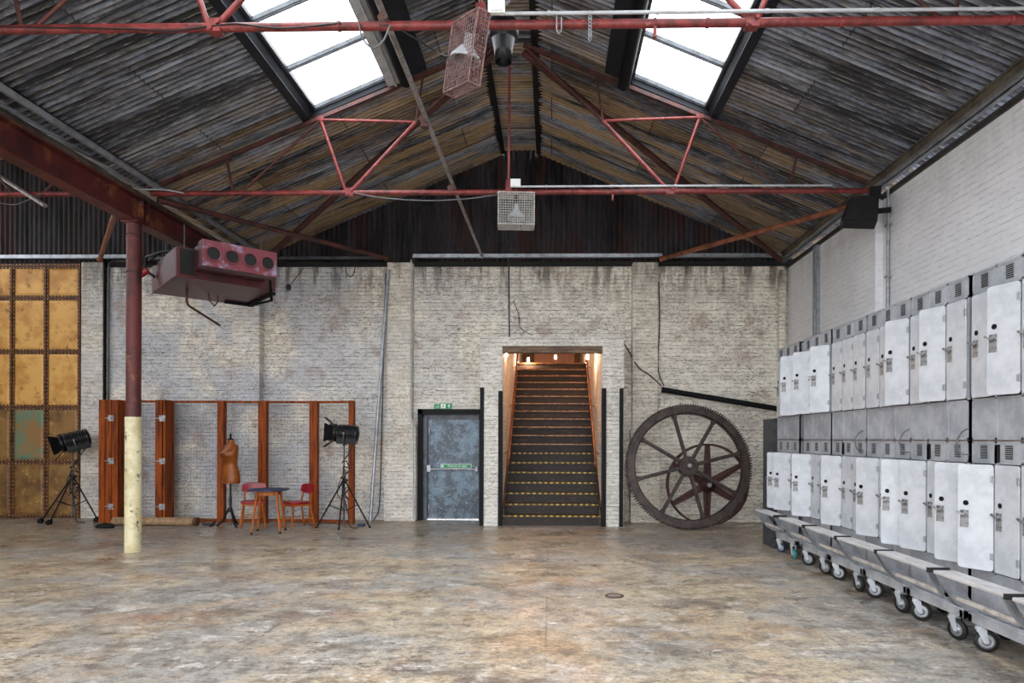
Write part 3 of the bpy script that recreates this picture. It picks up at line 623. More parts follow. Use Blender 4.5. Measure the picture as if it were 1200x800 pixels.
# ------------------------------------------------------------------ caged lamps
def cage(w_, d_, h_, Mx, loc, lb, mat, hang):
    r = thing('caged_lamp', lb, 'lamp', loc, 0, 'wire caged lamps hung from the trusses')
    def pt(x, y, z): return Mx @ V((x, y, z))
    m = MB(); g = .033
    def ln(a, b, rr=.0035): m.tube(pt(*a), pt(*b), rr, 4, None, False)
    nx, ny, nz = round(w_/g), round(d_/g), round(h_/g)
    X = [-w_/2+w_*i/nx for i in range(nx+1)]; Yy = [-d_/2+d_*i/ny for i in range(ny+1)]; Z = [-h_+h_*i/nz for i in range(nz+1)]
    for x in X:
        for y in (-d_/2, d_/2): ln((x, y, -h_), (x, y, 0))
        for z in (-h_, 0): ln((x, -d_/2, z), (x, d_/2, z))
    for z in Z:
        for y in (-d_/2, d_/2): ln((-w_/2, y, z), (w_/2, y, z))
        for x in (-w_/2, w_/2): ln((x, -d_/2, z), (x, d_/2, z))
    for y in Yy:
        for x in (-w_/2, w_/2): ln((x, y, -h_), (x, y, 0))
        for z in (-h_, 0): ln((-w_/2, y, z), (w_/2, y, z))
    m.build('wire_cage', T[mat], r)
    m = MB()
    for x in (-w_/2, w_/2):
        for y in (-d_/2, d_/2): m.tube(pt(x, y, -h_), pt(x, y, 0), .008, 6)
    for z in (-h_, 0):
        for s in (-1, 1): m.tube(pt(-w_/2, s*d_/2, z), pt(w_/2, s*d_/2, z), .008, 6); m.tube(pt(s*w_/2, -d_/2, z), pt(s*w_/2, d_/2, z), .008, 6)
    m.build('cage_frame', T[mat], r)
    m = MB(); m.lathe([(.03, -.12), (.035, -.2), (.12, -.30), (.13, -.33), (.12, -.33), (.03, -.22)], 20, Mx.to_3x3() if hasattr(Mx, 'to_3x3') else Mx, False); m.build('reflector', T['ltgrey'], r)
    m = MB(); m.lathe([(.03, 0), (.03, -.13)], 12, Mx); m.build('lamp_holder', T['black'], r)
    m = MB(); m.path([(-.04, 0, 0), (-.04, 0, hang*.7), (0, 0, hang), (.04, 0, hang*.7), (.04, 0, 0)], .008, 6); m.build('hook', T['redsteel'], r)
cage(.50, .26, .44, M.Rotation(R(4), 3, 'Z'), at(605, 229, 9.12), 'pale wire cage lamp hanging below the far truss in the centre', 'cagew', .09)
cage(.40, .11, .56, M.Rotation(R(9), 3, 'Y') @ M.Rotation(R(6), 3, 'X') @ M.Rotation(R(-50), 3, 'Z'), at(552, 22, 5.30), 'tilted pinkish wire cage lamp hanging from the nearest truss', 'cage', .06)
# black downlight
Yb = 6.3; p = at(590, 32, Yb); q = at(590, 73, Yb)
r = thing('pendant_spotlight', 'black flared pendant spotlight hanging below the ridge', 'lamp', (p.x, Yb, q.z))
h = p.z-q.z
m = MB(); m.lathe([(.075, .0), (.082, .0), (.09, .1), (.115, h*.62), (.115, h*.66), (.14, h*.7), (.148, h*.85), (.15, h+.03), (.03, h+.05)], 28, None, False); m.lathe([(.075, 0), (.06, .1), (.002, .12)], 28, None, False); m.build('shade', T['blackgloss'], r)
m = MB(); m.tube((0, 0, h+.04), (0, 0, ZR-q.z-.05), .012, 8); m.build('drop_rod', T['black'], r)
m = MB(); m.path([(.06*cos(a), -.02, h+.26+.06*sin(a)) for a in [i*pi/8 for i in range(16)]], .006, 6, True); m.path([(.04*cos(a), -.03, h+.25+.04*sin(a)) for a in [i*pi/8 for i in range(16)]], .005, 6, True); m.build('chain_loop', T['grey'], r)
# hooks / chain bits on near chord
for px, lb, k in ((655, 'pale wire hook hanging on the nearest chord', 0), (691, 'grey chain end hanging on the nearest chord', 1)):
    c = at(px, 26, 5.45); m = MB()
    if k == 0:
        m.path([(c.x-.02, 5.40, CH+.05), (c.x-.02, 5.40, CH-.08), (c.x, 5.40, CH-.11), (c.x+.02, 5.40, CH-.08), (c.x+.02, 5.40, CH+.03)], .005, 6)
    else:
        for j in range(8): m.path([(c.x+.012*cos(a), 5.40+.004*(j % 2), CH+.06-j*.03+.02*sin(a)) for a in [i*pi/4 for i in range(8)]], .004, 5, True)
    tag(m.build('hook', T['grey']), lb, 'hook')
# ------------------------------------------------------------------ heater
C = V((-5.15, 8.8, 0)); u = V((.73, .68, 0)).normalized(); v = V((-u.y, u.x, 0)); ang = math.atan2(u.y, u.x)
ht = thing('unit_heater', 'large maroon air heater with four round outlets slung under the beam', 'heater', (C.x, C.y, 3.82), ang)
# local: x along face, y to the back
m = MB(); m.bb((0, 0, 0), (1.35, 1.47, .41)); m.build('casing', T['maroon'], ht, .008)
m = MB(); m.bb((.05, -.012, .04), (.24, .0, .39)); m.build('louvre', T['dark'], ht)
m = MB(); m.bb((.23, -.30, .10), (1.16, 0, .43)); m.build('plenum', T['maroon'], ht, .006)
m = MB(); m.bb((.20, -.50, .08), (1.19, -.30, .44)); m.build('outlet_box', T['maroon'], ht, .006)
m = MB(); m.bb((.205, -.508, .085), (1.185, -.5, .435)); m.build('face_plate', T['maroonface'], ht)
for k in range(4):
    x = .34+k*.238
    rm = M.Rotation(pi/2, 3, 'X')
    m = MB(); m.lathe([(.085, -.02), (.085, .02), (.10, .02), (.10, -.0)], 28, rm, False, (x, -.508, .26)); o = m.build('outlet', T['maroonface'], ht)
    m = MB(); m.lathe([(.086, .004), (.06, -.0)], 28, rm, True, (x, -.509, .26)); m.lathe([(.086, .004), (.086, .006)], 28, rm, True, (x, -.509, .26)); m.build('opening', T['dark'], o)
for x, y in ((.15, .2), (1.2, .2), (.15, 1.3), (1.2, 1.3)): MB().tube((x, y, .41), (x, y, .78), .008, 8).build('hanger_rod', T['dkgrey'], ht)
for a_, b_ in (((.0, .15, .41), (1.4, .22, .45)), ((-.1, 1.25, .41), (1.4, 1.32, .45))): MB().bb(a_, b_).build('hanger_rail', T['black'], ht)
m = MB(); m.bar((1.36, .1, -.02), (1.36, 1.3, -.02), .05, .04); m.bar((1.0, 1.28, -.02), (1.45, 1.28, -.02), .05, .04); m.build('bracket', T['black'], ht); m = MB(); m.bar((1.18, -.25, .08), (1.38, .25, -.10), .04, .03); m.bar((1.38, .25, -.1), (1.38, 1.3, -.03), .03, .03); m.build('bracket_arm', T['black'], ht)
m = MB(); p0 = (.35, .9, 0); m.path([(.35, .9, .02), (.35, .9, -.17), (.38, .92, -.22), (.9, 1.2, -.42)], .018, 8); m.path([(.62, .8, 0), (.66, .85, -.12), (.74, .9, -.18), (.8, .95, -.1), (.8, .95, .0)], .010, 6); m.build('gas_pipe', T['brownsteel'], ht)
m = MB(); m.path([(-.02, 1.2, .2), (-.12, 1.3, .3), (-.15, 1.1, .45), (.0, .8, .5), (.15, .5, .48), (.2, .3, .46)], .022, 8); m.path([(.3, .4, .46), (.0, .9, .52), (-.1, 1.2, .42), (-.2, 1.35, .25)], .016, 8); m.build('flex_hose', T['cable'], ht)
m = MB(); m.tube((-.25, 1.35, .17), (-.1, 1.25, .30), .05, 12); m.build('red_valve', T['red'], ht)['label'] = 'red valve'
# speaker at upper right
r = thing('loudspeaker', 'black wedge loudspeaker under the eaves at the top of the right wall', 'speaker', (4.16, 8.85, HC+2.93), R(-20))
m = MB(); m.prism([(-.22, -.2, 0), (.2, -.2, -.06), (.22, -.2, .30), (-.12, -.2, .30)], (0, 1, 0), .36); m.build('cabinet', T['black'], r, .01)
m = MB(); m.prism([(-.235, -.16, 0.02), (-.225, -.16, .02), (-.135, -.16, .28), (-.145, -.16, .28)], (0, 1, 0), .28); m.build('grille', T['dark'], r)
m = MB(); m.bb((.12, -.04, .30), (.26, .02, .46)); m.bb((.2, -.04, .1), (.38, .02, .16)); m.build('bracket', T['black'], r)
# ------------------------------------------------------------------ back wall services
def pipeline(pts, r_, nm, mat, lb, cat):
    m = MB(); m.path(pts, r_, 10); return tag(m.build(nm, T[mat]), lb, cat)
a = at(122, 304, D-.05); b = at(122, 470, D-.05)
pipeline([(a.x, D-.045, a.z), (a.x, D-.045, .0)], .04, 'downpipe', 'black', 'thick black pipe down the back wall left of the column', 'pipe')
a = at(127.5, 306, D-.05)
pipeline([(a.x+.7, D-.05, a.z), (a.x+.06, D-.05, a.z), (a.x, D-.05, a.z-.06), (a.x, D-.05, .0)], .018, 'conduit', 'dkgrey', 'thin bent conduit beside the thick black pipe left of the column', 'conduit')
a = at(596, 302, D-.03); pipeline([(a.x, D-.02, zr-.04), (a.x+.02, D-.02, at(596, 395, D).z-.1)], .014, 'conduit', 'dkgrey', 'thin vertical conduit dropping to the top of the stair surround', 'conduit')
p, q = at(455, 316, D-.2), at(434, 611.5, D-.45)
pipeline([(p.x, p.y, p.z), (at(446, 440, D-.28)), (q.x, q.y, .03)], .032, 'steel_tube', 'grey', 'tall bare metal tube leaning against the back wall beside the pier', 'tube')
p = at(449, 440, D-.06)
wire([at(452, 320, D-.04), p, at(447, 520, D-.05), at(446, 560, D-.05), at(444, 596, D-.05), at(438, 609, D-.12)], .012, 'cable', 'dkgrey', 'dark cable hanging down the wall beside the leaning tube')
m = MB(); c = at(480, 500, D-.17)
m.path([(c.x+.02, D-.18, zr-.1), (c.x+.02, D-.18, at(480, 488, D).z), (c.x+.08, D-.26, at(480, 494, D).z), (c.x+.10, D-.26, .05)], .014, 8)
tag(m.build('conduit', T['ltgrey']), 'pale conduit down the right edge of the pier by the exit door', 'conduit')
m = MB(); a = at(776, 456.5, D-.12); b = at(912, 479, D-.22)
m.tube(a, b, .052, 16); m.tube(a-V((.004, 0, 0)), a+V((.02, -.0, -.003)), .058, 16)
tag(m.build('black_pipe', T['black']), 'thick black pipe sloping down the wall above the toothed wheel', 'pipe')
wire([at(731, 402, D-.03), at(737, 412, D-.05), at(748, 430, D-.2), at(762, 440, D-.2), at(775, 452, D-.14)], .012, 'cable', 'cable', 'black cable looping from the stair surround to the sloping black pipe')
wire([at(772, 330, D-.02), at(773, 380, D-.02), at(771, 430, D-.03), at(778, 452, D-.05)], .010, 'cable', 'cable', 'black cable dropping along the right pier to the sloping pipe')
wire([at(741, 420, D-.05), at(741, 520, D-.05), at(738, 560, D-.2), at(739, 613, D-.1)], .012, 'cable', 'cable', 'black cable down the left edge of the right-hand pier')
wire([at(602, 352, D-.02), at(608, 370, D-.02), at(610, 384, D-.02), at(624, 393, D-.02)], .007, 'cable', 'cable', 'thin loose cable on the wall just above the stair surround')
wire([at(404, 307, D-.05), at(406, 320, D-.04), at(412, 324, D-.04), at(416, 314, D-.04), at(415, 306, D-.05)], .008, 'cable', 'cable', 'small cable loop below the dark rail left of the central pier')
r = wire([at(356, 314, D-.06), at(348, 324, D-.06), at(340, 334, D-.06)], .007, 'cable', 'cable', 'short cable with a plug dangling right of the heater'); m = MB(); m.lathe([(.03, -.05), (.05, 0), (.04, .05), (.01, .07)], 10, None, True, at(338, 337, D-.06)); m.build('plug', T['cable'], r)
# cables on chords
wire([at(0, 32, 5.42), at(90, 33, 5.41), at(150, 34, 5.41), at(200, 36, 5.41), at(250, 30, 5.41), at(280, 28, 5.41), at(330, 33, 5.41), at(400, 27, 5.41)], .007, 'cable', 'cable', 'black cable draped along the nearest chord on the left')
wire([at(415, 226, 9.1), at(450, 232, 9.1), at(500, 235, 9.1), at(545, 233, 9.1), at(584, 228, 9.1)], .008, 'cable', 'greycable', 'grey cable sagging under the far chord left of the centre lamp')
wire([at(420, 24, 5.4), at(425, 45, 5.4), at(437, 56, 5.4), at(449, 48, 5.4), at(457, 30, 5.4)], .008, 'cable', 'greycable', 'pale cable loop hanging beside the scaffold pole on the nearest chord')
wire([at(462, 31, 5.45), at(490, 47, 5.5), at(510, 60, 5.6), at(525, 66, 5.35)], .006, 'cable', 'cable', 'thin black cable running from the pole to the tilted cage lamp')
wire([at(156, 220, 8.98), at(166, 222, 9.0), at(190, 222, 9.05), at(215, 226, 9.05)], .010, 'cable', 'ltgrey', 'white cable crossing over the maroon beam above the column')
wire([at(0, 238, 9.1), at(20, 239, 9.1), at(48, 227, 9.1)], .006, 'cable', 'greycable', 'grey cable looping under the side bay chord at far left')
m = MB(); m.tube(at(0, 207, 9.3), at(53, 241, 8.8), .03, 10); tag(m.build('loose_tube', T['scaff']), 'grey tube lying diagonally across the side bay chord at far left', 'tube')
# right wall conduits
for px, py, lb in ((1041, 300, 'nearer vertical grey conduit on the right white wall'), (956.5, 350, 'farther wide grey channel on the right white wall')):
    p = atX(px, py, RX-.03); rr = .022 if px > 1000 else .05
    m = MB()
    if px > 1000:
        m.tube((RX-.034, p.y, 0), (RX-.034, p.y, HC+3.4), rr, 10)
        for z in (3, 3.8, 4.5): m.bb((RX-.06, p.y-.05, z), (RX-.004, p.y+.05, z+.03))
    else: m.bb((RX-.055, p.y-.09, 0), (RX-.004, p.y+.09, HC+3.34)); m.bb((RX-.07, p.y-.03, 0), (RX-.055, p.y+.0, HC+3.34))
    tag(m.build('conduit', T['grey']), lb, 'conduit')
# drain cover
p = atZ(720, 698, 0); r = thing('drain_cover', 'small round metal drain cover set in the floor', 'drain cover', p)
m = MB(); m.lathe([(.095, 0), (.095, .006), (.075, .006), (.075, 0)], 32, None, False); m.build('ring', T['gear2'], r)
m = MB(); m.lathe([(.075, 0), (.075, .004)], 32); m.bb((-.03, -.004, .004), (.03, .004, .007)); m.build('lid', T['scaff'], r)
# ------------------------------------------------------------------ gear wheels
def gear(loc, tilt, Rr, lb):
    r = thing('gear_wheel', lb, 'wheel', loc); r.rotation_euler = (tilt, 0, 0)
    n = 150; ri = Rr*.845; hw = .06; vs = []; prof = []
    for i in range(n):
        for a, q in ((0, 1), (.35, 1), (.5, .968), (.85, .968)): prof.append(((i+a)/n*2*pi, q))
    K = len(prof)
    for a, q in prof:
        c_, s_ = cos(a), sin(a)
        for rr, y in ((Rr*q, -hw), (Rr*q, hw), (ri, hw), (ri, -hw*.5), (ri+.02, -hw)): vs.append((rr*c_, y, Rr+rr*s_))
    fs = []
    for i in range(K):
        j = (i+1) % K
        for k in range(5): fs.append((i*5+k, j*5+k, j*5+(k+1) % 5, i*5+(k+1) % 5))
    m = MB(); m.add(vs, fs); m.build('rim', T['gear'], r)
    RMx = M.Rotation(pi/2, 3, 'X')
    m = MB(); m.lathe([(.03, .10), (.07, .10), (.075, .085), (.095, .085), (.10, .10), (.135, .10), (.14, .075), (.165, .075), (.175, .06), (.18, -.08), (.05, -.08)], 32, RMx, True, (0, 0, Rr), False); m.build('hub', T['gear'], r)
    for k in range(8):
        a = R(14.5+45*k); d = V((cos(a), 0, sin(a))); p, q = d*.14+V((0, 0, Rr)), d*(ri+.01)+V((0, 0, Rr))
        m = MB(); m.bar(p, q, .065, .03, (0, 1, 0)); m.bar(p+V((0, -.035, 0)), q+V((0, -.035, 0)), .03, .05, (0, 1, 0))
        pp = q-d*.06; m.bar(pp, q, .09, .05, (0, 1, 0)); m.build('spoke', T['gear'], r)
    m = MB(); m.tube((0, -.13, Rr), (0, -.10, Rr), .035, 16); m.build('shaft_end', T['scaff'], r)
p = at(808, 620, 11.55)
gear((p.x, 11.52, .004), R(-8), 1.125, 'huge rusty toothed cast iron wheel with eight spokes leaning at the wall')
p = at(829, 617, 12.15); Rs = .76
r = thing('flywheel', 'smaller dark iron wheel with six broad spokes behind the toothed wheel', 'wheel', (p.x, 12.18, .003))
m = MB(); n = 72; vs = []; fs = []
for i in range(n):
    a = 2*pi*i/n
    for rr, y in ((Rs, -.07), (Rs, .07), (Rs-.035, .07), (Rs-.035, -.07)): vs.append((rr*cos(a), y, Rs+rr*sin(a)))
    for k in range(4): fs.append((i*4+k, (i+1) % n*4+k, (i+1) % n*4+(k+1) % 4, i*4+(k+1) % 4))
m.add(vs, fs, True); m.build('rim', T['gear2'], r)
m = MB(); m.lathe([(.03, .16), (.045, .16), (.05, .1), (.14, .09), (.15, .06), (.15, -.09)], 24, M.Rotation(pi/2, 3, 'X'), True, (0, 0, Rs)); m.build('hub', T['gear2'], r)
m = MB(); m.lathe([(.04, .19), (.04, .155)], 16, M.Rotation(pi/2, 3, 'X'), True, (0, 0, Rs)); m.build('shaft_end', T['chrome'], r)
for k in range(6):
    a = R(90+k*60); d = V((cos(a), 0, sin(a))); e = V((-sin(a), 0, cos(a))); c0 = V((0, 0, Rs))
    m = MB(); m.prism([c0+d*.1+e*.075+V((0, -.02, 0)), c0+d*.1-e*.075+V((0, -.02, 0)), c0+d*(Rs-.02)-e*.045+V((0, -.02, 0)), c0+d*(Rs-.02)+e*.045+V((0, -.02, 0))], (0, 1, 0), .04)
    m.bar(c0+d*.1+V((0, -.04, 0)), c0+d*(Rs-.03)+V((0, -.04, 0)), .02, .05, (0, 1, 0)); m.build('spoke', T['gear2'], r)
# ------------------------------------------------------------------ folding screen
zS = 12.15; r = thing('folding_screen', 'tall folding timber frames with wire mesh standing along the back wall', 'screen', (0, zS, 0))
SH = 2.30
def post(px, Y, wpx, d=.12, mt='wood', h=SH):
    c = at(px, 560, Y); w_ = wpx/(F/Y); o = MB().bb((c.x-w_/2, Y-zS, 0), (c.x+w_/2, Y-zS+d, h)).build('post', T[mt], r, .003); return c.x
posts = []
# left stack of three folded leaves (seen on edge)
for px, w_ in ((119, 7.5), (126.7, 7.0), (134.3, 7.5)): post(px, 11.95, w_, .35)
post(185.5, 11.95, 8.0, .1); post(194, 12.4, 9.0, .1)
m = MB(); a = at(179, 560, 12.0)
m.bb((a.x-.05, 0, 0), (a.x+.0, .42, SH)); m.build('folded_leaf', T['wood'], r)
m = MB(); a = at(192, 560, 11.95); m.bb((a.x-.02, -.195, 0), (a.x+.02, .10, SH)); m.build('folded_leaf', T['wood'], r)
for px, w_, Y in ((258, 8, 12.1), (305, 6, 12.15), (309.5, 4, 12.12), (364.5, 5, 12.15), (369, 4.5, 12.12), (411, 6, 12.0)): post(px, Y, w_)
m = MB(); zt = SH-.02
line = [(115, 12.1), (181, 12.1), (200, 12.2), (258, 12.15), (305, 12.2), (366, 12.2), (411, 12.05)]
for (a, ya), (b, yb) in zip(line, line[1:]):
    p, q = at(a, 560, ya), at(b, 560, yb)
    for z in (zt, .03): MB().bar((p.x, ya-zS+.06, z), (q.x, yb-zS+.06, z), .10, .04).build('rail', T['wood'], r)
    if a != 181 :
        m = MB(); L = (q-p).length; n = max(3, int(L/.06))
        for i in range(n+1):
            t_ = i/n; x, y = p.x+(q.x-p.x)*t_, ya+(yb-ya)*t_-zS+.06; m.tube((x, y, .05), (x, y, zt), .0011, 3, None, False)
        nz = 38
        for i in range(nz): z = .05+(zt-.05)*i/nz; m.tube((p.x, ya-zS+.06, z), (q.x, yb-zS+.06, z), .0011, 3, None, False)
        m.build('wire_mesh', T['dkgrey'], r)
for px, Y in ((130.5, 11.95), (190.5, 11.95)):
    for z in (.3, 1.15, 1.95):
        c = at(px, 560, Y); m = MB(); m.bb((c.x-.06, Y-zS-.012, z-.05), (c.x+.05, Y-zS, z+.06)); m.tube((c.x-.0, Y-zS-.014, z-.05), (c.x, Y-zS-.014, z+.06), .012, 8); m.bb((c.x-.13, Y-zS-.008, z), (c.x-.05, Y-zS, z+.015)); m.build('hinge', T['chrome'], r)
# hose roll on floor
a, b = at(133, 614, 11.6), at(226, 615, 11.55)
r = thing('duct_hose', 'tan wrapped duct hose lying on the floor before the screen', 'hose', (a.x, 11.6, .08))
L = b.x-a.x; m = MB(); prof = []; n = 90
for i in range(n+1): prof.append((.072+.006*(i % 2), i/n*L))
m.lathe(prof, 18, M.Rotation(pi/2, 3, 'Y'), True, (0, 0, 0)); m.build('hose', T['hessian'], r)
m = MB(); m.tube((L, 0, 0), (L+.06, 0, 0), .078, 18); m.build('collar', T['seam'], r)
wire([V((b.x+.15, 11.60, .03)), V((b.x+.3, 11.65, .025)), at(246, 616.5, 11.5)+V((0, 0, 0)), at(252, 611, 12.0)], .02, 'cable', 'cable', 'black hose tail continuing from the tan duct hose')
m = MB(); c = atZ(123, 616.5, 0.03)
m.lathe([(.14, -.03), (.17, 0), (.12, .04), (.02, .06)], 14, M.Diagonal(V((1, .6, 1))).to_3x3() if False else M(((1.1, 0, 0), (0, .5, 0), (0, 0, 1))), True, (c.x, c.y, .032)); tag(m.build('cable_bag', T['black']), 'black cloth bundle on the floor at the foot of the screen', 'bag')
# ------------------------------------------------------------------ mannequin
p = atZ(270, 619, 0); p.y = 11.55; p.x = at(270, 560, 11.55).x
r = thing('dress_form', 'tan dressmaker dummy torso on a dark turned stand', 'mannequin', p, R(-28))
prof = [(.78, .165, .135, 0, 0), (.80, .172, .14, 0, 0), (.90, .176, .138, 0, .005), (.98, .165, .125, 0, 0), (1.06, .138, .105, 0, -.005), (1.12, .124, .096, 0, -.005), (1.18, .132, .102, 0, -.01), (1.26, .152, .118, 0, -.022), (1.31, .16, .125, 0, -.028), (1.37, .168, .112, 0, -.012), (1.42, .176, .09, 0, 0), (1.455, .165, .072, 0, .008), (1.475, .12, .062, 0, .012), (1.495, .07, .055, 0, .012), (1.53, .055, .052, 0, .008), (1.56, .053, .05, 0, 0)]
vs = []; n = 32
for z, a, b, cx_, cy_ in prof:
    for k in range(n):
        t_ = 2*pi*k/n; x = cx_+1.1*a*cos(t_)*(abs(cos(t_))**-.12 if abs(cos(t_)) > .05 else 1); y = cy_+b*sin(t_)
        if 1.2 < z < 1.36 and sin(t_) < 0: y -= .035*math.exp(-((abs(x)-.075)/.05)**2)
        vs.append((x, y, z))
m = MB(); K = len(prof); m.add(vs, [(i*n+k, i*n+(k+1) % n, (i+1)*n+(k+1) % n, (i+1)*n+k) for i in range(K-1) for k in range(n)], True); m.add(vs, [tuple(range(n))[::-1], tuple(range((K-1)*n, K*n))])
o = m.build('torso', T['leather'], r); mo = o.modifiers.new('s', 'SUBSURF'); mo.levels = 1; mo.render_levels = 1
m = MB(); m.lathe([(.055, 1.56), (.055, 1.575), (.02, 1.59), (.016, 1.61), (.024, 1.63), (.018, 1.65), (.008, 1.66), (.012, 1.675), (.002, 1.685)], 20); m.build('neck_finial', T['black'], r)
m = MB(); m.lathe([(.03, .26), (.035, .3), (.022, .34), (.026, .5), (.018, .56), (.02, .79)], 18); m.build('stand_pole', T['blackgloss'], r)
for k in range(3):
    a = R(90+120*k+20); d = V((cos(a), sin(a), 0)); m = MB()
    m.path([d*.02+V((0, 0, .34)), d*.07+V((0, 0, .22)), d*.13+V((0, 0, .1)), d*.22+V((0, 0, .02))], .018, 8); m.build('foot', T['black'], r)
# ------------------------------------------------------------------ table and chairs
r = thing('cafe_table', 'small dark blue topped table on splayed beech legs', 'table', (at(315, 600, 10.85).x, 10.85, 0), R(12))
n = 8; m = MB(); tp = [(.335*cos(R(22.5+45*k)), .335*sin(R(22.5+45*k)), .715) for k in range(8)]
m.prism(tp, (0, 0, 1), .025); m.build('table_top', T['bluetop'], r, .004)
m = MB(); 
for k in range(4):
    a, b = R(45+90*k), R(135+90*k); m.bar((.21*cos(a), .21*sin(a), .67), (.21*cos(b), .21*sin(b), .67), .02, .07)
m.build('apron', T['woodlt'], r)
for k in range(4):
    a = R(45+90*k); m = MB(); m.tube((.32*cos(a), .32*sin(a), 0), (.215*cos(a), .215*sin(a), .71), .016, 12, .024); lg = m.build('leg', T['woodlt'], r)
    m = MB(); m.tube((.32*cos(a), .32*sin(a), 0), (.315*cos(a), .315*sin(a), .04), .0175, 12, .018); m.build('leg_cap', T['black'], lg)
def chair(px, py, Y, rz, lb):
    c = at(px, py, Y); r = thing('cafe_chair', lb, 'chair', (c.x, Y, 0), rz, 'red cafe chairs at the small table')
    # faces -y locally
    m = MB(); m.prism([(-.19, -.2, .435), (.19, -.2, .435), (.205, -.1, .435), (.18, .17, .435), (-.18, .17, .435), (-.205, -.1, .435)], (0, 0, 1), .045); m.build('seat', T['red'], r, .018)
    m = MB(); m.prism([(-.18, -.18, .40), (.18, -.18, .40), (.17, .16, .40), (-.17, .16, .40)], (0, 0, 1), .034); m.build('seat_frame', T['woodlt'], r)
    m = MB(); k = 10
    for i in range(k):
        a0, a1 = -.5+i/k, -.5+(i+1)/k
        f = lambda a: V((a*.40, .22+.0-.22*a*a*.6, 0))
        p0, p1 = f(a0), f(a1); h0, h1 = .085*(1-(abs(a0)*2)**4*.35), .085*(1-(abs(a1)*2)**4*.35)
        zc = .695
        m.add([p0+V((0, -.015, zc-h0)), p1+V((0, -.015, zc-h1)), p1+V((0, .0, zc+h1)), p0+V((0, .0, zc+h0)), p0+V((0, .02, zc-h0)), p1+V((0, .02, zc-h1)), p1+V((0, .035, zc+h1)), p0+V((0, .035, zc+h0))],
              [(0, 1, 2, 3), (7, 6, 5, 4), (0, 4, 5, 1), (3, 2, 6, 7)]+([(0, 3, 7, 4)] if i == 0 else [])+([(1, 5, 6, 2)] if i == k-1 else []))
    m.build('backrest', T['red'], r)
    for s in (-1, 1):
        m = MB(); m.tube((s*.21, -.2, 0), (s*.155, -.15, .41), .013, 10, .02); m.build('leg', T['woodlt'], r)
        m = MB(); m.path([(s*.20, .24, 0), (s*.165, .165, .40), (s*.155, .17, .5), (s*.15, .22, .72)], .015, 10); m.build('leg', T['woodlt'], r)
    m = MB(); m.tube((-.19, -.18, .2), (.19, -.18, .2), .009, 8); m.tube((-.18, .2, .2), (.18, .2, .2), .009, 8)
    for s in (-1, 1): m.tube((s*.19, -.18, .18), (s*.185, .2, .18), .009, 8)
    m.build('stretcher', T['woodlt'], r)
chair(348, 600, 11.4, R(-42), 'red cafe chair on the right of the small blue table')
chair(297, 600, 11.5, R(22), 'red cafe chair on the left, partly behind the small blue table')
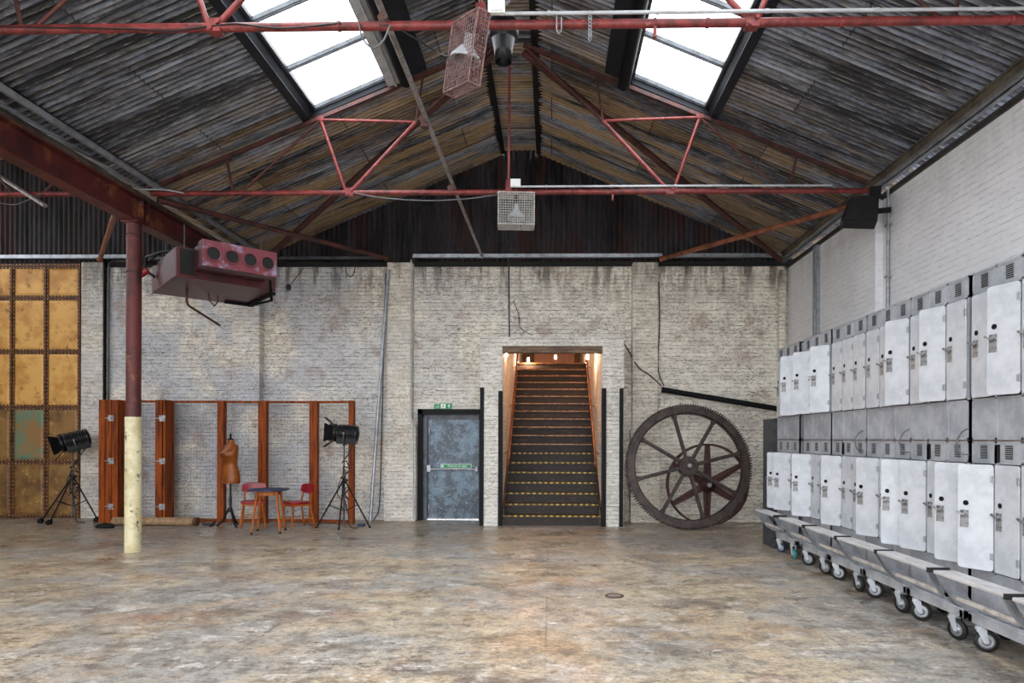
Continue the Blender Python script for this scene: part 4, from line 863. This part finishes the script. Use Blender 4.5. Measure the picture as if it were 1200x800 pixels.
# ------------------------------------------------------------------ studio lights
def studio(base, hh, rz, feet, lb, wheels, tilt, Ls=1.0):
    r = thing('studio_light', lb, 'studio light', base)
    m = MB(); m.tube((0, 0, .12 if wheels else .02), (0, 0, hh*.62), .017, 12); m.tube((0, 0, hh*.6), (0, 0, hh-.2), .012, 12); m.tube((0, 0, hh*.58), (0, 0, hh*.62), .026, 12); m.lathe([(.02, hh-.22), (.035, hh-.2), (.02, hh-.17)], 12); m.build('stand_pole', T['dkgrey'], r)
    col = .85
    for fx, fy in feet:
        m = MB(); m.tube((fx*.03, fy*.03, col), (fx, fy, .05 if wheels else .01), .013, 10); lg = m.build('leg', T['black'], r)
        m = MB(); m.tube((0, 0, .30), (fx*.55, fy*.55, .05+(col-.05)*.45), .008, 8); m.build('brace', T['black'], r)
        if wheels:
            m = MB(); m.tube((fx-.015, fy-.03, .045), (fx-.015, fy+.03, .045), .045, 16); m.bb((fx-.02, fy-.035, .045), (fx+.02, fy+.035, .1)); m.build('castor', T['black'], lg)
        else:
            m = MB(); m.tube((fx, fy, 0), (fx, fy, .03), .018, 10); m.build('foot', T['black'], lg)
    m = MB(); m.tube((0, 0, col-.06), (0, 0, col+.04), .032, 14); m.tube((.03, 0, col), (.07, 0, col), .018, 10); m.build('leg_collar', T['black'], r)
    Mx = M.Rotation(rz, 3, 'Z') @ M.Rotation(tilt, 3, 'Y') @ M.Diagonal(V((Ls, Ls, Ls)))     # head points along local -x
    def P(x, y, z): return Mx @ V((x, y, z))+V((0, 0, hh))
    A = M.Rotation(-pi/2, 3, 'Y')
    m = MB(); prof = [(.115, .17), (.145, .165), (.15, .12), (.13, .115), (.13, .08)]
    z = .08
    for i in range(9): prof += [(.142, z), (.142, z-.014), (.126, z-.016), (.126, z-.026)]; z -= .03
    prof += [(.135, z), (.12, z-.03), (.05, z-.045)]
    m.lathe(prof, 28, Mx @ A, False, (0, 0, hh)); m.add([P(-.1, -.1, -.17), P(.2, -.1, -.17), P(.2, .1, -.17), P(-.1, .1, -.17), P(-.1, -.12, -.05), P(.2, -.12, -.05), P(.2, .12, -.05), P(-.1, .12, -.05)], [(0, 1, 2, 3), (0, 4, 5, 1), (1, 5, 6, 2), (2, 6, 7, 3), (3, 7, 4, 0)])
    m.build('lamp_housing', T['blackgloss'], r)
    m = MB(); m.lathe([(.115, .145), (.08, .165), (.03, .175), (.002, .177)], 28, Mx @ A, False, (0, 0, hh)); m.build('lens', T['lens'], r)
    for k in range(4):
        a = k*pi/2; m = MB(); e = V((0, cos(a), sin(a))); f_ = V((0, -sin(a), cos(a)))
        o_ = .19 if k % 2 else .15
        pts = [V((-.165, 0, 0))+e*.125-f_*.10, V((-.165, 0, 0))+e*.125+f_*.10, V((-.165-o_*.75, 0, 0))+e*(.125+o_*.6)+f_*.15, V((-.165-o_*.75, 0, 0))+e*(.125+o_*.6)-f_*.15]
        pts = [P(*q) for q in pts]; nn = (pts[1]-pts[0]).cross(pts[2]-pts[0]).normalized(); m.prism(pts, nn, .004); m.build('barn_door', T['black'], r)
    m = MB(); m.path([P(.02, -.16, .0), P(.02, -.17, -.05), P(.02, -.16, -.17), V((0, 0, hh-.225)), P(.02, .16, -.17), P(.02, .17, -.05), P(.02, .16, .0)], .011, 8); m.tube(P(.02, -.19, 0), P(.02, -.14, 0), .022, 10); m.tube(P(.02, .19, 0), P(.02, .14, 0), .022, 10); m.build('yoke', T['dkgrey'], r)
    m = MB(); rnd = random.Random(int(hh*100)); pts = [P(.17, 0, -.12)]
    for i in range(26): a = i*1.35; z = hh-.42-i*(hh-.62)/26*.75; q = .03+.05*abs(sin(i*.9)); pts.append(V((q*cos(a)+.03, q*sin(a)-.03, z+.06*sin(i*2.1))))
    pts += [V((.10, -.05, .22)), V((.12, -.08, .06)), V((.18, -.1, .012)), V((.28, -.06, .012))]
    P2 = []
    for i in range(len(pts)-1):
        P2 += [pts[i], pts[i].lerp(pts[i+1], .5)]
    P2.append(pts[-1]); m.path(P2, .010, 6)
    m.path([V((.0, -.02, .98)), V((-.08, -.04, .8)), V((-.1, -.05, .6)), V((-.04, -.05, .5)), V((.03, -.04, .62)), V((.02, -.03, .9))], .007, 6)
    m.build('power_cable', T['cable'], r)
    return r
b = at(85, 606, 12.0)
studio(V((b.x, 12.0, 0)), at(80, 516, 12.0).z, R(34), ((-.42, -.22), (-.12, -.40), (.44, .05)), 'black studio spotlight on a wheeled tripod in front of the riveted doors', True, R(-17), 1.2)
b = at(403, 606, 11.5)
rs_ = studio(V((b.x, 11.5, 0)), at(400, 507.5, 11.5).z, R(8), ((-.46, -.10), (.0, -.28), (.46, .02)), 'black studio spotlight on a tripod at the right end of the folding screen', False, R(3), 1.1)
m = MB(); c = atZ(424, 614.5, .03); m.bb((c.x-.07, c.y-.04, 0), (c.x+.05, c.y+.04, .05)); tag(m.build('power_adapter', simple('navy plug', (32, 40, 84), (24, 30, 60), 8), None, .01), 'small dark blue plug block on the floor beside the right tripod', 'plug')
# ------------------------------------------------------------------ lockers
LXF = 3.29; LW, LH, LD = .81, 1.31, .42
BK = [3.47, 4.32, 5.18, 6.00, 6.83, 7.69, 8.66]          # near edge of each bank
names = ['nearest', 'second nearest', 'third nearest', 'middle', 'third farthest', 'second farthest', 'farthest']
openU = {0: {1: 22}, 1: {1: 17}, 2: {1: 20}, 3: {2: 24}, 4: {}, 5: {0: 40, 2: 38}, 6: {2: 44}}
openL = {0: {1: 15}, 1: {0: 32}, 2: {0: 25, 2: 28}, 3: {0: 30, 2: 38}, 4: {0: 35}, 5: {0: 44}, 6: {0: 42, 1: 42}}
def bank(k, upper):
    y0 = BK[k]; z0 = 1.602 if upper else .29; H = 1.40 if upper else 1.31
    if upper: H = 1.30
    opn = (openU if upper else openL)[k]
    if opn: dsc = 'with %s hanging open' % {1: 'one white door', 2: 'two white doors', 3: 'three white doors'}[len(opn)]
    else: dsc = 'with all three doors shut'
    r = thing('locker_cabinet', '%s silver locker cabinet of the %s row, %s' % (names[k], 'upper' if upper else 'lower', dsc), 'locker', (LXF, y0, z0), 0, 'silver locker cabinets along the right wall')
    # local: x depth (+), y along, z up ; doors: index 0 = farthest
    vt = H-.175; dz0 = H-.175-.80; tw = LW/3; m = MB(); t_ = .012
    m.bb((0.02, 0, 0), (LD, t_, H)); m.bb((.02, LW-t_, 0), (LD, LW, H)); m.bb((LD-.01, 0, 0), (LD, LW, H)); m.bb((0, 0, H-.02), (LD, LW, H)); m.bb((0, 0, 0), (LD, LW, .02)); m.bb((.02, 0, dz0-.02), (LD, LW, dz0-.006))
    for i in range(4):
        y = i*tw; m.bb((0, max(0, y-.012), 0), (.03, min(LW, y+.012), H))
    for i in (1, 2): m.bb((.03, i*tw-.004, 0), (LD, i*tw+.004, H))
    m.bb((.006, 0, 0), (.02, LW, dz0-.006)); m.bb((0, 0, dz0-.02), (.02, LW, dz0-.006)); m.bb((.004, 0, vt+.004), (.02, LW, H)); m.bb((0, 0, vt+.002), (.02, LW, vt+.018))
    m.build('body', T['locker'], r)
    m = MB(); m.bb((-.002, 0, H-.005), (.03, LW, H)) if not upper else m.bb((-.002, 0, 0), (.02, LW, .003)); m.build('rusty_edge', T['rustedge'], r)
    for i in range(3):       # vents
        yc = LW-(i+.5)*tw; m = MB()
        for j in range(7): m.bb((.0005, yc-.038, H-.045-j*.015), (.0045, yc+.038, H-.037-j*.015))
        m.build('vent', T['dark'], r)
    for i in range(3):
        yh = LW-(i+1)*tw+.012; wd_ = tw-.022; a = R(opn.get(i, 0))
        d = bpy.data.objects.new('hinge_axis', None)
        hgt = vt-dz0-.008
        m = MB(); rc = .022; m.prism([(-.014, cy+rc*cos(R(q)), cz+rc*sin(R(q))) for cy, cz, q0 in ((wd_-rc, hgt-rc, 0), (rc, hgt-rc, 90), (rc, rc, 180), (wd_-rc, rc, 270)) for q in (q0, q0+30, q0+60, q0+90)], (1, 0, 0), .014); o = m.build('door', T['lockerdoor'], r, .003, (-.001, yh, dz0+.003)); o.rotation_euler = (0, 0, a)
        zc = hgt*.52; yy = wd_*.80
        m = MB(); m.bb((-.018, yy-.03, zc-.10), (-.013, yy+.03, zc+.03)); m.tube((-.017, yy, zc-.065), (-.024, yy, zc-.065), .007, 8); m.tube((-.017, yy+.015, zc-.07), (-.023, yy+.015, zc-.07), .005, 8); m.build('lock_plate', T['chrome'], o)
        m = MB(); m.tube((-.014, yy, zc+.0), (-.034, yy, zc), .014, 12); m.bar((-.036, yy+.01, zc-.003), (-.045, yy-.01+.055, zc+.018), .016, .014); m.build('handle', T['chrome'], o)
        m = MB(); m.lathe([(.020, 0), (.020, .003)], 16, M.Rotation(-pi/2, 3, 'Y'), True, (-.0145, yy-.01, zc+.085)); m.build('number_disc', T['black'], o)
        for z in (.08, hgt-.14): MB().tube((-.016, -.002, z), (-.016, -.002, z+.06), .006, 8).bb((-.017, 0, z+.005), (-.0135, .022, z+.055)).build('hinge', T['grey'], o)
    if not upper and k in (1, 2, 4):       # missing vent plate
        yq = LW-(1.0 if k != 1 else 1.02)*tw; MB().bb((.0, yq-.035, H-.165), (.005, yq+.02, H-.03)).build('open_slot', T['dark'], r)
    return r
def trolley(k):
    y0 = BK[k]; LB = .285
    r = thing('locker_trolley', '%s wheeled bench trolley under the lower lockers%s' % (names[k], {6: ', on blue tyred castors'}.get(k, '')), 'trolley', (LXF, y0, 0), 0, 'wheeled bench trolleys under the lockers')
    m = MB(); z0, z1 = .195, .265
    m.bb((-.03, .005, z0), (.02, LW-.005, z1)); m.bb((LD-.05, .005, z0), (LD, LW-.005, z1)); m.bb((-.03, .005, z0), (LD, .055, z1-.005)); m.bb((-.03, LW-.055, z0), (LD, LW-.005, z1-.005)); m.bb((-.02, .02, z1-.005), (LD, LW-.02, LB))
    m.build('frame', T['ltgrey'], r, .004)
    ya, yb = -.07, LW-.09
    m = MB(); m.bb((-.35, ya, .58), (-.19, yb+.0, .605)); m.build('bench_seat', T['bench'], r, .006)
    m = MB(); m.bb((-.355, ya-.010, .575), (-.185, ya+.010, .611)); m.build('end_strap', T['tyre'], r)
    for y in (ya+.02, yb-.04):
        m = MB(); e = [(-.345, .58), (-.30, .50), (-.25, .43), (-.19, .36), (-.11, .31), (-.02, .287)]
        m.prism([(x, y, z) for x, z in e+[(-.02, .33), (-.10, .40), (-.16, .48), (-.195, .58)]], (0, 1, 0), .010)
        for (a, b), (c, d) in zip(e, e[1:]): m.bar((a, y+.005, b), (c, y+.005, d), .03, .006, (1, 0, 1))
        m.build('bracket', T['bracket'], r)
    m = MB(); m.tube((-.19, ya+.02, .40), (-.19, yb-.03, .40), .020, 12); m.build('foot_rail', T['railpaint'], r)
    rnd = random.Random(k*5+1)
    for i, (x, y) in enumerate(((-.02, .14), (-.02, LW-.14), (LD-.06, .14), (LD-.06, LW-.14))):
        ang_ = [R(-70), R(-35), R(-80), R(60)][i]+rnd.uniform(-.35, .35)
        rr = .083 if k < 6 else .065
        cx_ = M.Rotation(ang_, 3, 'Z'); o_ = V((x, y, 0))
        def q(a, b, c): return cx_ @ V((a, b, c))+o_
        ztop = .195
        m = MB(); m.tube(q(0, 0, ztop-.02), q(0, 0, ztop), .035, 14)
        for s in (-1, 1): m.prism([q(-.035, s*.026, ztop-.02), q(.035, s*.026, ztop-.02), q(.05, s*.026, rr-.012), q(.022, s*.026, rr-.018)], cx_ @ V((0, 1, 0)), .004)
        m.prism([q(-.035, -.028, ztop-.025), q(.035, -.028, ztop-.025), q(.035, .03, ztop-.025), q(-.035, .03, ztop-.025)], (0, 0, 1), .006)
        cs = m.build('caster_fork', T['ltgrey'], r)
        tm = 'tyre' if k < 6 else ('tyrenavy' if i % 2 else 'tyreteal')
        RW = cx_ @ M.Rotation(pi/2, 3, 'X'); c0 = q(.036, 0, rr)
        m = MB(); m.lathe([(rr*.66, -.018), (rr*.94, -.018), (rr, -.008), (rr, .008), (rr*.94, .018), (rr*.66, .018)], 28, RW, False, c0); m.build('tyre', T[tm], cs)
        m = MB(); m.lathe([(.012, -.024), (.02, -.024), (.022, -.012), (rr*.5, -.010), (rr*.67, -.016), (rr*.67, .016), (rr*.5, .010), (.022, .012), (.02, .024), (.012, .024)], 24, RW, True, c0); m.build('wheel_hub', T['grey'], cs)
for k in range(7):
    trolley(k); bank(k, False); bank(k, True)
# steel packing between rows and the dark upright in gaps
for k in range(6):
    ya = BK[k]+LW; yb = BK[k+1]; w_ = min(yb-ya-.006, .05)
    lbl = '%s upright post between neighbouring locker cabinets' % (('black bolted', 'black bolted', 'narrow black', 'narrow black', 'thin dark', 'blue grey')[k],)
    lbl += ', %s from the camera' % ('first', 'second', 'third', 'fourth', 'fifth', 'farthest')[k]
    m = MB(); m.bb((LXF+.03, (ya+yb)/2-w_/2, .29), (LXF+.08, (ya+yb)/2+w_/2, 2.86 if k < 5 else 2.7))
    m.bb((LXF+.08, (ya+yb)/2-w_/2, 0), (LXF+.12, (ya+yb)/2+w_/2, 2.8))
    for z in (1.75, 2.0, 2.3, 2.6): m.tube((LXF+.02, (ya+yb)/2, z), (LXF+.03, (ya+yb)/2, z), min(.008, w_/2), 8)
    tag(m.build('upright_post', T['black' if k < 5 else 'steeldoor']), lbl, 'post', 'posts between locker cabinets')
for y, lb in ((BK[1]+LW+.02, 'grey cable loops at the shelf joint by the second nearest upright'), (BK[2]+LW+.01, 'thin cable loop at the shelf joint by the third upright'), (BK[4]+.05, 'cable loop at the shelf joint by the third farthest cabinets')):
    wire([V((LXF-.010, y, 1.70)), V((LXF-.04, y+.05, 1.66)), V((LXF-.05, y+.09, 1.58)), V((LXF-.04, y+.05, 1.50)), V((LXF-.012, y-.01, 1.49))], .006, 'cable', 'greycable', lb)
m = MB(); m.bb((LXF, 9.62, 0), (LXF+.42, 10.1, 1.91)); m.bb((LXF-.005, 9.60, 0), (LXF+.42, 9.62, 1.915))
tag(m.build('steel_cabinet', T['dkgrey']), 'plain dark grey cabinet end beyond the farthest lockers', 'cabinet')
# ------------------------------------------------------------------ light
w = bpy.data.worlds.new('world'); SC.world = w; w.use_nodes = True; nt = w.node_tree; nt.nodes.clear()
o = nt.nodes.new('ShaderNodeOutputWorld'); b = nt.nodes.new('ShaderNodeBackground'); nt.links.new(b.outputs[0], o.inputs[0])
tc = nt.nodes.new('ShaderNodeTexCoord'); sx = nt.nodes.new('ShaderNodeSeparateXYZ'); mr = nt.nodes.new('ShaderNodeMapRange'); mx = nt.nodes.new('ShaderNodeMix'); mx.data_type = 'RGBA'
nt.links.new(tc.outputs['Generated'], sx.inputs[0]); nt.links.new(sx.outputs[2], mr.inputs[0]); mr.inputs[1].default_value = -.05; mr.inputs[2].default_value = .9
nt.links.new(mr.outputs[0], mx.inputs[0]); mx.inputs[6].default_value = (.82, .85, .89, 1); mx.inputs[7].default_value = (2.3, 2.36, 2.44, 1)
nt.links.new(mx.outputs[2], b.inputs[0]); b.inputs[1].default_value = 1.9
SC.view_settings.view_transform = 'Standard'; SC.view_settings.look = 'None'; SC.view_settings.gamma = 1
SC.view_settings.exposure = 1.28; SC.view_settings.use_curve_mapping = False
SC.cycles.use_denoising = True; SC.cycles.max_bounces = 8; SC.cycles.diffuse_bounces = 5; SC.cycles.caustics_reflective = False
